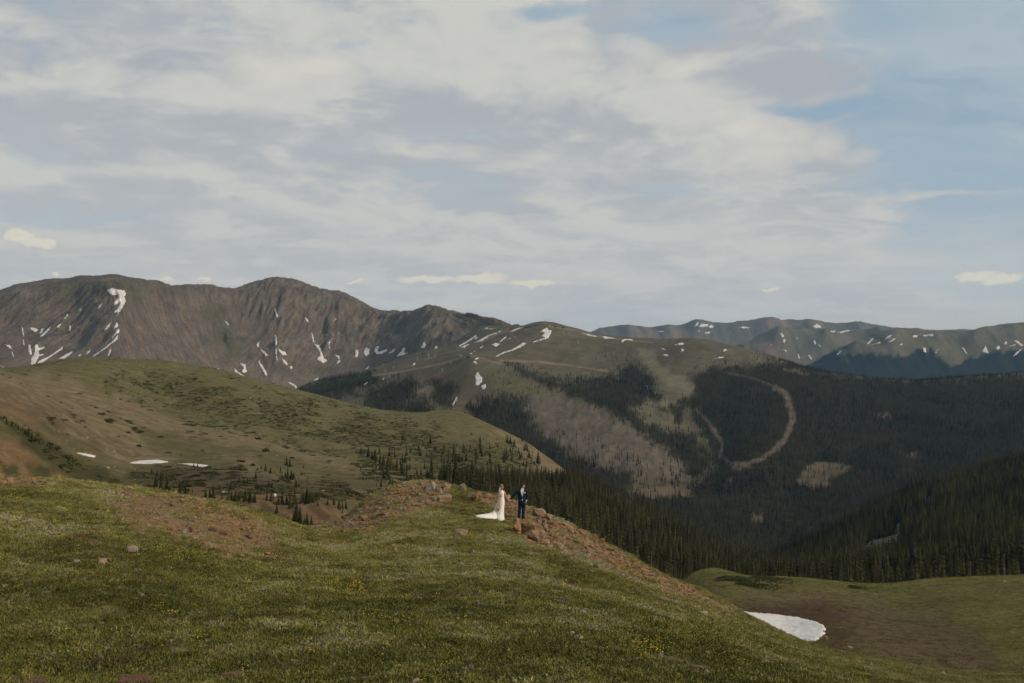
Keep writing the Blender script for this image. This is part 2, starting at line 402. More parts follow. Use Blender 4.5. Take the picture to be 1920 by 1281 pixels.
def f_cover(L):
    px, py, x, y = L.PX, L.PY, L.x, L.y
    col = np.ones(px.shape+(3,))*np.array([0.125, 0.108, 0.044])
    g1 = fbm(x*0.25, y*0.25, 4, 31); g2 = fbm(x*0.9, y*0.9, 4, 33)
    col = paint(col, sst(g1+0.5*g2, 0.0, 0.4)*0.8, (0.078, 0.082, 0.026))
    col = paint(col, sst(-g1+0.6*g2, 0.1, 0.5)*0.7, (0.150, 0.130, 0.072))
    col = paint(col, sst(fbm(x*0.7, y*0.7, 4, 35), 0.25, 0.5)*0.7, (0.105, 0.070, 0.042))
    col = paint(col, sst(fbm(x*2.6, y*2.6, 3, 36), 0.05, 0.35)*0.75, (0.062, 0.042, 0.022))
    col = paint(col, sst(fbm(x*1.9, y*1.9, 3, 37), 0.18, 0.4)*0.6, (0.165, 0.145, 0.080))
    far = y > 62
    gr = np.maximum(region(px, py, KNOLL, 14, 14, 40, 41), region(px, py, KNOLL2, 6, 6, 30, 42))*(~far)
    gr2 = np.maximum(region(px, py, RUBBLE_L, 10, 8, 30, 43), region(px, py, CREST, 8, 9, 30, 44))*(y < 90)
    L.gravel = np.maximum(gr, gr2)
    peb = fbm(x*3, y*3, 3, 45)
    col = paint(col, gr, np.array([0.190, 0.124, 0.062]))
    col = paint(col, gr*sst(peb, 0.05, 0.4)*0.6, (0.12, 0.082, 0.056))
    col = paint(col, gr2, np.array([0.235, 0.150, 0.082]))
    col = paint(col, gr2*sst(peb, 0.0, 0.35)*0.6, (0.13, 0.092, 0.06))
    col = paint(col, L.gravel*sst(fbm(x*0.5, y*0.5, 4, 47), 0.12, 0.35)*0.75, (0.085, 0.080, 0.036))
    # meadow: brown where snow has just melted, green on the hummocks
    mead = sst(y, 62, 75)*(px > 1150)
    col = paint(col, mead, (0.105, 0.094, 0.036))
    col = paint(col, mead*region(px, py, BARE_M, 30, 18, 60, 49), (0.100, 0.074, 0.038))
    col = paint(col, mead*region(px, py, [(1390, 1142), (1500, 1128), (1580, 1140), (1600, 1180), (1575, 1212), (1520, 1222), (1400, 1160)], 18, 8, 30, 50), (0.060, 0.036, 0.020))
    col = paint(col, mead*region(px, py, [(1400, 1118), (1480, 1112), (1560, 1118), (1500, 1128), (1420, 1132)], 6, 6, 20, 51)*0.7, (0.12, 0.085, 0.055))
    col = paint(col, mead*sst(fbm(x*0.12, y*0.05, 4, 52), 0.1, 0.45)*0.5, (0.085, 0.082, 0.032))
    L.mead = mead
    return col
COL_F = f_cover(FG)
M_FG = ground_mat('alpine_turf_soil', 1.3, 9.0, 0.42, 0.5, 14.0, 0.1, 0.05)
FG.mesh('near_ground', COL_F, M_FG)

# the same hillside goes on behind the photographer
def rear():
    nx, ny = 90, 60
    xs = np.linspace(-40, 40, nx); ys = np.linspace(-70, 1.9, ny)
    XX, YY = np.meshgrid(xs, ys)
    zz = -1.72 + 0.10*(-YY) - 0.06*np.maximum(XX, 0) + 0.03*np.minimum(XX, 0) + fbm(XX*0.3, YY*0.3, 4, 3)*0.2*sst(-YY, -1, 4)
    L = FG.__class__.__new__(Layer); L.x, L.y, L.zz = XX, YY, zz
    col = np.ones(XX.shape+(3,))*np.array([0.078, 0.072, 0.030])
    L.mesh('rear_hillside', col, M_FG)
rear()

# ---------- the side valley: green hill on the left, forested slopes left and right (150 m to 1.9 km)
H_C = [
 # floor and gully seen over the knoll
 (240, 918, 300), (600, 992, 225), (640, 962, 260), (560, 985, 235), (520, 935, 285), (450, 902, 330), (350, 884, 370), (280, 871, 415), (420, 872, 420), (500, 872, 430),
 (600, 902, 400), (700, 892, 430), (650, 930, 330), (750, 915, 380), (820, 908, 450),
 # near-left spur
 (-200, 690, 250), (0, 785, 258), (50, 815, 262), (100, 845, 268), (150, 878, 278), (200, 905, 290),
 (-200, 760, 225), (0, 850, 235), (0, 905, 212), (80, 895, 235), (140, 912, 245), (300, 985, 210), (0, 1050, 170), (300, 1100, 170), (600, 1120, 170),
 (0, 795, 300), (50, 826, 305), (100, 853, 315), (150, 880, 330), (200, 884, 350),
 (-200, 650, 420), (0, 742, 400), (60, 765, 405), (100, 790, 405), (200, 845, 415), (150, 815, 410),
 # left cliff and slope above
 (-200, 640, 520), (0, 712, 470), (60, 735, 480), (100, 758, 470), (40, 722, 560), (0, 702, 560),
 # tan spur
 (90, 702, 700), (190, 734, 690), (300, 775, 665), (400, 805, 640), (480, 822, 610), (560, 842, 580), (650, 862, 550), (720, 880, 530), (815, 906, 500),
 (190, 737, 740), (300, 779, 715), (400, 809, 690), (480, 829, 665), (560, 850, 640), (650, 872, 610), (720, 892, 590), (815, 922, 560),
 (190, 760, 590), (300, 810, 550), (400, 838, 520), (500, 858, 480), (600, 878, 470),
 # bowl under the green hill
 (300, 755, 800), (400, 775, 780), (500, 800, 760), (600, 830, 730), (700, 856, 700), (800, 878, 680), (900, 884, 690), (960, 880, 720), (1000, 905, 690),
 # green hill crest, and its face
 (-250, 700, 880), (0, 693, 880), (40, 688, 885), (95, 678, 890), (140, 672, 900), (200, 670, 910), (300, 676, 930), (400, 692, 950), (500, 715, 970), (600, 742, 990), (700, 765, 1010), (760, 774, 1020), (800, 773, 1025), (835, 770, 1030),
 (870, 777, 1030), (910, 794, 1030), (950, 812, 1025), (1000, 842, 1010), (1050, 879, 990),
 (0, 697, 760), (200, 705, 790), (400, 730, 850), (600, 780, 860), (800, 812, 850), (950, 842, 860),
 (-250, 760, 1050), (0, 740, 1040), (200, 715, 1060), (400, 735, 1090), (600, 785, 1120), (800, 815, 1160), (1000, 880, 1130),
 (0, 950, 1500), (400, 950, 1500), (800, 980, 1500), (1000, 1000, 1450), (0, 1000, 1900), (800, 1000, 1900),
 # forested slope beyond the couple
 (880, 940, 560), (900, 905, 640), (1000, 945, 590), (1060, 905, 800), (1100, 990, 560), (1100, 915, 900), (1200, 1010, 650), (1200, 1080, 480), (1200, 963, 900), (1300, 1045, 680), (1300, 1010, 900),
 (1400, 1062, 780), (1400, 1052, 950), (1300, 1110, 480), (1000, 1010, 420), (900, 1000, 400), (1200, 1200, 330), (1000, 1180, 250), (800, 1100, 250),
 (1100, 960, 1100), (1200, 1010, 1100), (1300, 1045, 1150),
 # valley floor and right-hand slope
 (1445, 1064, 900), (1440, 1080, 1200), (1450, 1090, 650), (1400, 1140, 450), (1500, 1130, 430), (1500, 1034, 950), (1600, 984, 1000), (1700, 931, 1050), (1800, 890, 1100), (1920, 857, 1150), (2180, 770, 1200),
 (1600, 1065, 680), (1700, 1015, 760), (1800, 1030, 650), (1900, 970, 780), (1700, 1095, 460), (1900, 1090, 430), (2180, 950, 600), (2180, 1080, 400), (1900, 1200, 300), (1500, 1260, 300),
 (1500, 1070, 1150), (1600, 1020, 1200), (1700, 970, 1250), (1800, 930, 1300), (1920, 900, 1350), (2180, 830, 1400), (1500, 1080, 1600), (1920, 1000, 1700), (2180, 950, 1800), (1200, 1040, 1600),
]
def h_detail(x, y, px, py):
    n = fbm(x/55, y/55, 4, 61)*2.6 + fbm(x/14, y/14, 3, 63)*0.55
    ero = regions(px, py, H_ERODE, 14, 8, 40, 60)
    xs = x + 0.5*y
    n = n + ero*(ridged(xs/16, y/60, 3, 65)*1.5 + ridged(xs/6, y/20, 2, 66)*0.5)
    return n*sst(y, 120, 260)
H_ERODE = [[(-50, 715), (60, 735), (140, 775), (260, 850), (180, 845), (90, 800), (-50, 745)], [(-50, 800), (60, 830), (150, 890), (200, 920), (100, 920), (-50, 910)],
           [(440, 925), (520, 920), (640, 950), (650, 1000), (560, 1000), (480, 950)], [(960, 815), (1050, 875), (1060, 890), (1000, 880)]]
HV = Layer(H_C, 1/260., 3.2, (-260, 2180), (150, 1900), 640, 430, h_detail).grid()
H_GREEN = [(-60, 690), (200, 665), (400, 688), (700, 760), (900, 790), (960, 815), (1000, 860), (960, 880), (820, 880), (700, 862), (560, 838), (400, 800), (200, 735), (60, 700)]
H_TAN = [[(-60, 700), (90, 700), (190, 733), (300, 774), (420, 808), (560, 842), (650, 863), (560, 856), (440, 835), (330, 815), (250, 800), (280, 840), (330, 862), (220, 868), (120, 800), (-60, 735)],
         [(560, 842), (650, 862), (815, 903), (790, 910), (700, 890), (600, 870), (520, 850)],
         [(930, 808), (960, 812), (1060, 878), (1050, 895), (1010, 885), (985, 850)],
         [(420, 855), (470, 860), (520, 900), (500, 910), (440, 880)]]
H_ORANGE = [[(-60, 800), (40, 825), (90, 880), (150, 915), (-60, 915)], [(300, 905), (500, 915), (640, 945), (660, 1010), (500, 1000), (400, 950)], [(0, 745), (40, 755), (80, 790), (50, 800), (0, 775)]]
H_SPUR_GREEN = [[(0, 782), (60, 812), (130, 855), (230, 900), (235, 925), (170, 915), (100, 880), (40, 830)], [(0, 868), (30, 870), (42, 900), (0, 900)], [(52, 872), (90, 880), (98, 905), (58, 905)]]
H_FOREST = [[(835, 895), (880, 890), (930, 892), (985, 892), (1020, 900), (1056, 896), (1078, 878), (1130, 905), (1200, 950), (1300, 1003), (1400, 1045), (1440, 1060), (1450, 1300), (1000, 1300), (860, 1000), (820, 915)],
            [(1438, 1055), (1500, 1028), (1600, 978), (1700, 925), (1800, 884), (1920, 850), (2250, 740), (2250, 1400), (1430, 1400)]]
H_BARE = [[(1605, 1030), (1640, 1012), (1690, 998), (1680, 1020), (1630, 1036)], [(1685, 1052), (1720, 1042), (1728, 1050), (1700, 1060)], [(1640, 1008), (1680, 985), (1700, 975), (1690, 992)], [(1805, 1055), (1830, 1052), (1830, 1060), (1810, 1064)], [(1735, 935), (1760, 930), (1745, 945)]]
def scrub_density(px, py, x, y):
    dn = 0.75*region(px, py, [(230, 700), (420, 715), (560, 750), (780, 790), (850, 830), (960, 840), (1000, 870), (840, 890), (650, 850), (480, 800), (300, 760), (190, 720)], 22, 16, 40, 321)*sst(fbm(x/34, y/34, 4, 323)+0.35*sst(py-0.22*px, 590, 690)-0.2*sst(py-0.22*px, 660, 700), 0.0, 0.25)
    dn = np.maximum(dn, 0.5*regions(px, py, [[(100, 690), (400, 705), (500, 760), (300, 755)]], 20, 12, 40, 325)*sst(fbm(x/26, y/26, 3, 327), 0.22, 0.4))
    dn = np.maximum(dn, 0.85*regions(px, py, H_SPUR_GREEN + [[(60, 780), (100, 790), (130, 820), (110, 815)], [(140, 790), (160, 800), (128, 770)], [(210, 780), (280, 805), (300, 820), (240, 800)], [(200, 770), (218, 790), (205, 795)], [(230, 890), (420, 890), (520, 905), (600, 910), (540, 925), (380, 915), (240, 905)], [(300, 875), (420, 880), (400, 900), (320, 895)], [(690, 860), (760, 885), (720, 905), (660, 885)], [(430, 875), (490, 885), (500, 895), (440, 885)], [(510, 885), (545, 900), (530, 905)], [(340, 785), (410, 800), (480, 812), (440, 815), (360, 800)], [(480, 815), (560, 838), (600, 850), (540, 842)], [(600, 905), (700, 930), (680, 945), (600, 925)], [(345, 805), (385, 812), (360, 822)]], 6, 6, 20, 329)*sst(fbm(x/12, y/12, 3, 331), -0.15, 0.2))
    dn = np.maximum(dn, 0.85*regions(px, py, [[(600, 795), (780, 788), (850, 825), (965, 842), (975, 868), (820, 882), (680, 855)]], 18, 16, 35, 345)*sst(fbm(x/22, y/22, 4, 347), -0.12, 0.18))
    return dn
def h_cover(L):
    px, py, x, y = L.PX, L.PY, L.x, L.y
    n1 = fbm(x/40, y/40, 4, 71); n2 = fbm(x/9, y/9, 4, 73)
    col = np.ones(px.shape+(3,))*np.array([0.112, 0.095, 0.046])
    col = paint(col, sst(n1+0.5*n2, 0.05, 0.4)*0.7, (0.078, 0.076, 0.034))
    gr = region(px, py, H_GREEN, 8, 8, 40, 75)
    col = paint(col, gr, (0.116, 0.105, 0.049))
    col = paint(col, gr*sst(n1, 0.05, 0.4)*0.5, (0.128, 0.108, 0.056))
    tan = regions(px, py, H_TAN, 9, 9, 40, 77)
    col = paint(col, tan*(0.55+0.45*sst(n2, -0.3, 0.4)), (0.180, 0.138, 0.082))
    ora = regions(px, py, H_ORANGE, 12, 10, 40, 79)
    streak = fbm((x+0.5*y)/5, y/40, 3, 80)
    col = paint(col, ora*(0.6+0.4*sst(streak, -0.2, 0.3)), (0.165, 0.100, 0.055))
    col = paint(col, ora*sst(streak, 0.15, 0.5)*0.5, (0.20, 0.145, 0.095))
    cliff = region(px, py, H_ERODE[0], 12, 8, 40, 81)
    col = paint(col, cliff*sst(ridged((x+0.5*y)/9, y/30, 3, 82), 0.1, 0.6)*0.6, (0.105, 0.078, 0.05))
    sg = regions(px, py, H_SPUR_GREEN, 7, 6, 25, 83)
    col = paint(col, sg*0.9, (0.045, 0.045, 0.018))
    col = paint(col, np.clip(scrub_density(px, py, x, y)*1.1, 0, 1)*0.6, (0.066, 0.062, 0.028))
    # damp hollow around the snow, brown-purple
    col = paint(col, regions(px, py, [[(250, 880), (420, 880), (560, 905), (680, 915), (560, 930), (380, 905), (250, 900)]], 14, 9, 30, 85)*0.7, (0.070, 0.052, 0.036))
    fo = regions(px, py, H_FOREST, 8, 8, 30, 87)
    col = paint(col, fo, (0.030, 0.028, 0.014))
    col = paint(col, regions(px, py, H_BARE, 3, 4, 14, 89), (0.13, 0.118, 0.085))
    return vary(col, n2, 0.25)
HV.mesh('valley_hills', h_cover(HV), ground_mat('hill_turf', 0.11, 0.8, 0.38, 0.6, 1.0, 0.05, 0.8))

# ---------- the ski mountain (1.2 km to 3.6 km)
S_C = [
 (-250, 850, 2500), (0, 850, 2500), (300, 830, 2600), (0, 1000, 1400), (400, 1000, 1400), (500, 770, 2700), (540, 745, 2700),
 (590, 733, 2450), (640, 716, 2600), (700, 700, 2650), (640, 700, 2900), (600, 712, 3000), (620, 725, 3300), (700, 690, 2950), (700, 705, 3300), (760, 668, 2950), (800, 658, 2950), (800, 680, 3300), (860, 645, 3000), (880, 628, 3150), (900, 612, 3300), (925, 611, 3280),
 (945, 611, 3200), (960, 611, 3150), (985, 611, 3100), (1000, 606, 3050), (1023, 602, 3000), (1060, 613, 2950), (1100, 626, 2900), (1150, 634, 2850), (1200, 637, 2800), (1260, 638, 2750), (1290, 636, 2700), (1340, 646, 2650), (1400, 659, 2600),
 (1450, 675, 2550), (1500, 694, 2500), (1560, 708, 2450), (1620, 720, 2400), (1680, 724, 2400), (1750, 720, 2400), (1850, 716, 2400), (1920, 714, 2400), (2180, 706, 2400),
 (900, 640, 3600), (1000, 640, 3550), (1100, 660, 3450), (1250, 670, 3300), (1400, 690, 3100), (1560, 735, 2950), (1750, 745, 2900), (2180, 735, 2900), (700, 730, 3600),
 # spur with the mid station
 (880, 669, 2300), (915, 676, 2280), (950, 690, 2250), (1000, 714, 2190), (1080, 745, 2120), (1140, 772, 2060), (1200, 806, 1990), (1270, 858, 1900), (1320, 895, 1820),
 (840, 683, 2330), (760, 702, 2400), (680, 712, 2480),
 (890, 662, 2480), (950, 672, 2450), (1000, 690, 2420), (1050, 703, 2400), (1150, 712, 2380), (1250, 745, 2250), (1300, 800, 2080), (1340, 850, 1950),
 (950, 645, 2700), (1050, 660, 2640), (1150, 668, 2620), (1250, 690, 2480), (1350, 690, 2450),
 # lower slopes on the left of the spur
 (620, 745, 2250), (700, 740, 2180), (760, 735, 2200), (800, 750, 2080), (850, 745, 2150), (860, 775, 1980), (900, 775, 1980), (950, 800, 1920), (1000, 800, 1950), (1000, 845, 1800), (1080, 830, 1890), (1100, 900, 1660), (1150, 880, 1750), (1200, 900, 1700),
 (700, 800, 1850), (850, 850, 1700), (1000, 930, 1550),
 # valley side
 (1230, 950, 1600), (1320, 985, 1560), (1440, 1042, 1480), (1440, 1110, 1320), (1000, 1050, 1320), (1250, 1090, 1300), (600, 950, 1400), (1700, 1000, 1500), (1920, 960, 1480), (2180, 940, 1480), (1800, 1120, 1300), (2180, 1100, 1250),
 (1400, 760, 2180), (1400, 850, 1880), (1400, 930, 1700), (1480, 800, 2050), (1500, 720, 2350), (1500, 900, 1780), (1600, 760, 2220), (1600, 850, 1930), (1600, 950, 1640), (1700, 800, 2080), (1700, 900, 1750), (1800, 770, 2180), (1800, 850, 1880), (1900, 745, 2280), (1900, 800, 2020), (1920, 860, 1800), (2180, 780, 2100), (2180, 860, 1800),
]
SCAR = [(995, 742), (1040, 745), (1090, 752), (1135, 772), (1200, 805), (1270, 858), (1310, 895), (1290, 905), (1240, 890), (1180, 885), (1120, 872), (1060, 840), (1015, 812), (1000, 780)]
def s_detail(x, y, px, py):
    n = fbm(x/260, y/260, 4, 101)*9 + fbm(x/60, y/60, 3, 103)*2.4
    n = n + ridged((x-0.25*y)/110, y/420, 3, 105)*5*sst(py, 640, 760)
    scar = region(px, py, SCAR, 12, 8, 40, 107)
    xs = x - 0.35*y
    return n + scar*(ridged(xs/38+0.8*fbm(x/60, y/60, 2, 113), y/210, 4, 109, 0.6)*5 + fbm(x/16, y/30, 3, 111)*3.5)
SM = Layer(S_C, 1/210., 4.4, (-260, 2180), (1230, 3600), 720, 300, s_detail).grid()
S_FOREST = [
 [(948, 680), (985, 695), (1030, 712), (1080, 716), (1140, 712), (1165, 690), (1195, 684), (1222, 706), (1236, 745), (1212, 752), (1190, 772), (1215, 800), (1255, 812), (1300, 820), (1325, 850), (1335, 872), (1300, 905), (1270, 860), (1200, 806), (1140, 772), (1080, 745), (1000, 713)],
 [(1300, 702), (1325, 692), (1400, 692), (1440, 676), (1500, 684), (1600, 706), (1700, 712), (1930, 704), (2300, 690), (2300, 1400), (1300, 1400), (1180, 920), (1260, 905), (1310, 905), (1345, 880), (1335, 845), (1310, 800), (1290, 765), (1275, 790), (1240, 770), (1280, 752), (1300, 740)],
 [(560, 735), (600, 718), (650, 706), (690, 700), (722, 716), (680, 730), (640, 742), (600, 760)],
 [(690, 735), (735, 716), (770, 708), (785, 725), (770, 750), (740, 775), (690, 770)],
 [(805, 722), (822, 714), (855, 720), (852, 742), (838, 765), (815, 765), (812, 740)],
 [(880, 765), (905, 752), (945, 742), (985, 744), (994, 780), (1012, 812), (1060, 845), (1120, 875), (1185, 890), (1180, 930), (1000, 900), (900, 810)],
 [(760, 762), (800, 750), (812, 770), (780, 790), (740, 790)],
]
TRAIL_W = [([(1360, 699), (1400, 706), (1430, 716), (1455, 726)], 1.0), ([(1455, 726), (1474, 740), (1482, 765), (1485, 792), (1474, 822), (1452, 845)], 6.5), ([(1452, 845), (1425, 862), (1398, 871), (1372, 870)], 4.5),
           ([(1372, 870), (1350, 855), (1355, 832), (1338, 805), (1322, 785)], 4.0), ([(1322, 785), (1305, 768)], 3.0)]
S_BARE = [[(1495, 905), (1510, 872), (1550, 866), (1600, 875), (1580, 890), (1555, 900), (1560, 912), (1530, 916)], [(1365, 872), (1400, 868), (1410, 878), (1375, 880)], [(1410, 965), (1432, 962), (1430, 980), (1412, 978)],
          [(1640, 776), (1670, 776), (1680, 784), (1650, 785)], [(1360, 898), (1372, 896), (1370, 908)], [(1700, 850), (1720, 845), (1716, 862)], [(1180, 920), (1290, 905), (1300, 930), (1220, 935)],
          [(1470, 692), (1500, 694), (1515, 702), (1480, 700)]]
S_TANG = [[(1190, 650), (1225, 655), (1240, 690), (1265, 700), (1295, 710), (1310, 740), (1300, 750), (1270, 735), (1245, 715), (1215, 690)], [(1245, 752), (1275, 772), (1262, 785), (1238, 768), (1225, 750)]]
ROADS = [([(700, 704), (740, 699), (790, 690), (835, 680), (868, 670), (890, 668)], 1.3), ([(890, 668), (940, 683)], 1.0), ([(938, 676), (1000, 678), (1050, 683), (1100, 690), (1140, 696)], 1.5), ([(952, 615), (955, 622), (962, 630), (970, 636), (974, 644)], 1.0), ([(900, 642), (925, 630), (952, 620)], 1.0),
         ([(1030, 612), (1080, 620), (1120, 630), (1160, 636), (1225, 643)], 1.0), ([(815, 664), (816, 670), (800, 674)], 0.8), ([(985, 620), (995, 612)], 0.8)]
def s_cover(L):
    px, py, x, y = L.PX, L.PY, L.x, L.y
    n1 = fbm(x/160, y/160, 4, 121); n2 = fbm(x/30, y/30, 4, 123)
    strk = fbm((x-0.3*y)/22, y/150, 3, 125)
    col = np.ones(px.shape+(3,))*np.array([0.102, 0.091, 0.060])
    col = paint(col, sst(n1+0.5*strk, 0.0, 0.4)*0.75, (0.122, 0.106, 0.076))
    col = paint(col, sst(-n1+0.5*n2, 0.15, 0.45)*0.7, (0.098, 0.076, 0.056))
    # brown-purple talus high on the mountain
    col = paint(col, regions(px, py, [[(860, 655), (910, 640), (960, 625), (1010, 615), (1000, 640), (940, 660), (900, 668)], [(690, 712), (760, 690), (800, 695), (760, 705)], [(1215, 640), (1290, 650), (1260, 700), (1225, 690)], [(805, 665), (850, 670), (840, 680), (812, 678)]], 12, 9, 30, 127)*0.7, (0.098, 0.078, 0.064))
    col = paint(col, regions(px, py, [[(890, 675), (1010, 720), (1060, 745), (990, 745), (930, 730)]], 10, 8, 30, 129)*0.6, (0.112, 0.108, 0.052))
    col = paint(col, regions(px, py, S_TANG, 6, 5, 20, 131)*0.85, (0.165, 0.150, 0.100))
    gul = regions(px, py, [[(840, 745), (880, 720), (930, 745), (900, 790), (860, 790)], [(800, 700), (830, 695), (845, 725), (810, 722)]], 9, 7, 25, 133)
    col = paint(col, gul*(0.5+0.5*sst(strk, -0.2, 0.3))*0.8, (0.130, 0.092, 0.062))
    sca = region(px, py, SCAR, 9, 13, 18, 135)
    s2 = fbm((x-0.35*y)/13+1.5*fbm(x/40, y/60, 2, 136), y/150, 4, 137, 0.6)*1.6
    col = paint(col, sca*(0.75+0.25*sst(fbm(x/70, y/70, 3, 138), -0.2, 0.3)), (0.108, 0.092, 0.072))
    col = paint(col, sca*sst(s2, 0.15, 0.6)*0.65, (0.140, 0.104, 0.074))
    col = paint(col, sca*sst(-s2, 0.05, 0.5)*0.65, (0.078, 0.070, 0.052))
    fo = regions(px, py, S_FOREST, 12, 10, 18, 139)
    L.forest = fo
    col = paint(col, fo*0.95, (0.022, 0.020, 0.012))
    tr = np.zeros(px.shape)
    for pts, w in TRAIL_W: tr = np.maximum(tr, sst(w*(0.85+0.9*fbm(px/14, py/14, 3, 141))-line_d(px, py, pts), -2.0, 2.0))
    col = paint(col, tr*(0.6+0.4*sst(fbm(x/14, y/14, 3, 145), -0.3, 0.3)), (0.122, 0.100, 0.080))
    bare = regions(px, py, S_BARE, 3, 4, 12, 143)
    col = paint(col, bare*0.7, (0.135, 0.106, 0.072))
    for pts, w in ROADS: col = paint(col, sst(w-line_d(px, py, pts), -1.0, 0.6)*0.6, (0.24, 0.170, 0.115))
    return vary(col, n2+0.5*strk, 0.28)
SM.mesh('ski_mountain', s_cover(SM), ground_mat('mountain_tundra', 0.02, 0.12, 0.28, 0.5, 0.2, 0.05, 3.0))

# ---------- the cirque wall (2.6 km to 5 km)
crest = [(-250, 575, 3500), (-100, 558, 3550), (0, 547, 3600), (30, 536, 3600), (60, 533, 3600), (92, 526, 3620), (150, 520, 3620), (200, 517, 3620), (222, 517, 3630), (255, 525, 3680), (300, 533, 3750), (350, 541, 3850), (400, 541, 3950), (430, 549, 4000), (470, 536, 4080), (505, 526, 4120), (525, 525, 4140), (560, 533, 4180), (600, 547, 4220),
         (640, 553, 4250), (680, 571, 4270), (712, 586, 4260), (735, 586, 4220), (768, 586, 4150), (800, 575, 4050), (830, 581, 3980), (870, 591, 3880), (900, 597, 3800), (925, 600, 3720), (955, 615, 3620), (1000, 640, 3650), (1100, 680, 3700)]
C_C = list(crest)
_floor = [(-250, 690, 2950), (0, 694, 3020), (100, 694, 3030), (200, 698, 3020), (300, 704, 3150), (400, 714, 3330), (500, 722, 3520), (600, 718, 3640), (660, 698, 3700), (700, 686, 3720), (760, 668, 3640), (820, 658, 3520), (880, 645, 3440), (940, 640, 3400), (1100, 720, 3350)]
def c_floor(px): return np.interp(px, [f_[0] for f_ in _floor], [f_[1] for f_ in _floor]), np.interp(px, [f_[0] for f_ in _floor], [f_[2] for f_ in _floor])
for i_, (px, py, Y) in enumerate(crest):
    fp, fY = c_floor(px)
    if i_ % 2 == 0: C_C += [(px, py+30, Y*1.06), (px, py+140, Y*1.25)]
    butt = 130*math.exp(-((px-222)/38.0)**2)+60*math.exp(-((px-520)/40.0)**2)+70*math.exp(-((px-800)/35.0)**2)
    for t in (0.3, 0.65): C_C.append((px, py+(fp-py)*t, Y-(Y-fY)*t**1.25-butt*math.sin(math.pi*t)))
C_C += _floor + [(px, py+90, Y-330) for px, py, Y in _floor[::2]] + [(px, py+260, Y-800) for px, py, Y in _floor[::3]]
_cx = np.array([c[0] for c in crest]); _cp = np.array([c[1] for c in crest])
_fx = np.array([-250, 0, 200, 400, 500, 600, 700, 800, 900, 1100]); _fp = np.array([690, 694, 698, 714, 722, 718, 686, 662, 642, 720])
_sx = [-250, 150, 250, 400, 480, 690, 760, 820, 860, 1100]; _wl = [1, 1, 0, 0, 0, 0, 1, .4, 0, 0]; _wr = [0, 0, 1, 1, 0, 0, 0, 0, 1, 1]
def c_mix(fn, x, y, px):
    """a field whose grain follows the fall line: leaning left, straight, leaning right"""
    wl = np.interp(px, _sx, _wl); wr = np.interp(px, _sx, _wr); wc = 1-wl-wr
    out = np.zeros(np.shape(x))
    for w, sh in ((wl, 0.52), (wc, 0.05), (wr, -0.62)):
        k = w > 0.003
        if k.any(): out[k] += w[k]*fn(x[k]-sh*(y[k]-3100), y[k])
    return out
def c_frac(px, py):
    a = np.interp(px, _cx, _cp); b = np.interp(px, _fx, _fp)
    return np.clip((py-a)/(b-a), 0, 1.3)
def c_rock(px, py, x, y):
    """1 on cliffs, 0 on scree"""
    f = c_frac(px, py)
    r = 0.8-1.0*f + c_mix(lambda u, v: fbm(u/120, v/260, 3, 151), x, y, px)*1.0 - 0.6*sst(px, 235, 260)*(1-sst(px, 380, 440)) + 0.4*sst(px, 700, 760)*(1-sst(px, 830, 860))
    return sst(r, 0.05, 0.5)
def c_detail(x, y, px, py):
    f = c_frac(px, py)
    env = sst(f, 0.0, 0.22)*(1-0.8*sst(f, 0.75, 1.05)); rk = c_rock(px, py, x, y)
    crag = c_mix(lambda u, v: ridged(u/19, v/70, 3, 156, 0.6), x, y, px)
    n = env*(rk*crag*9 + c_mix(lambda u, v: ridged(u/150, v/700, 3, 153, 0.55), x, y, px)*30*(0.35+0.65*rk) + rk*(c_mix(lambda u, v: ridged(u/44, v/200, 3, 155), x, y, px)*15 + fbm(x/26, y/30, 3, 157)*8))
    n = n + ridged(x/24, y/120, 3, 159, 0.6)*9.0*(1-sst(f, 0.05, 0.25))*(0.25+0.75*sst(px, 245, 270)) + fbm(x/30, y/60, 3, 161)*2.2 + fbm(x/12, y/30, 2, 163)*1.1
    return n
CW = Layer(C_C, 1/170., 5.0, (-260, 1100), (2350, 4900), 680, 380, c_detail).grid()
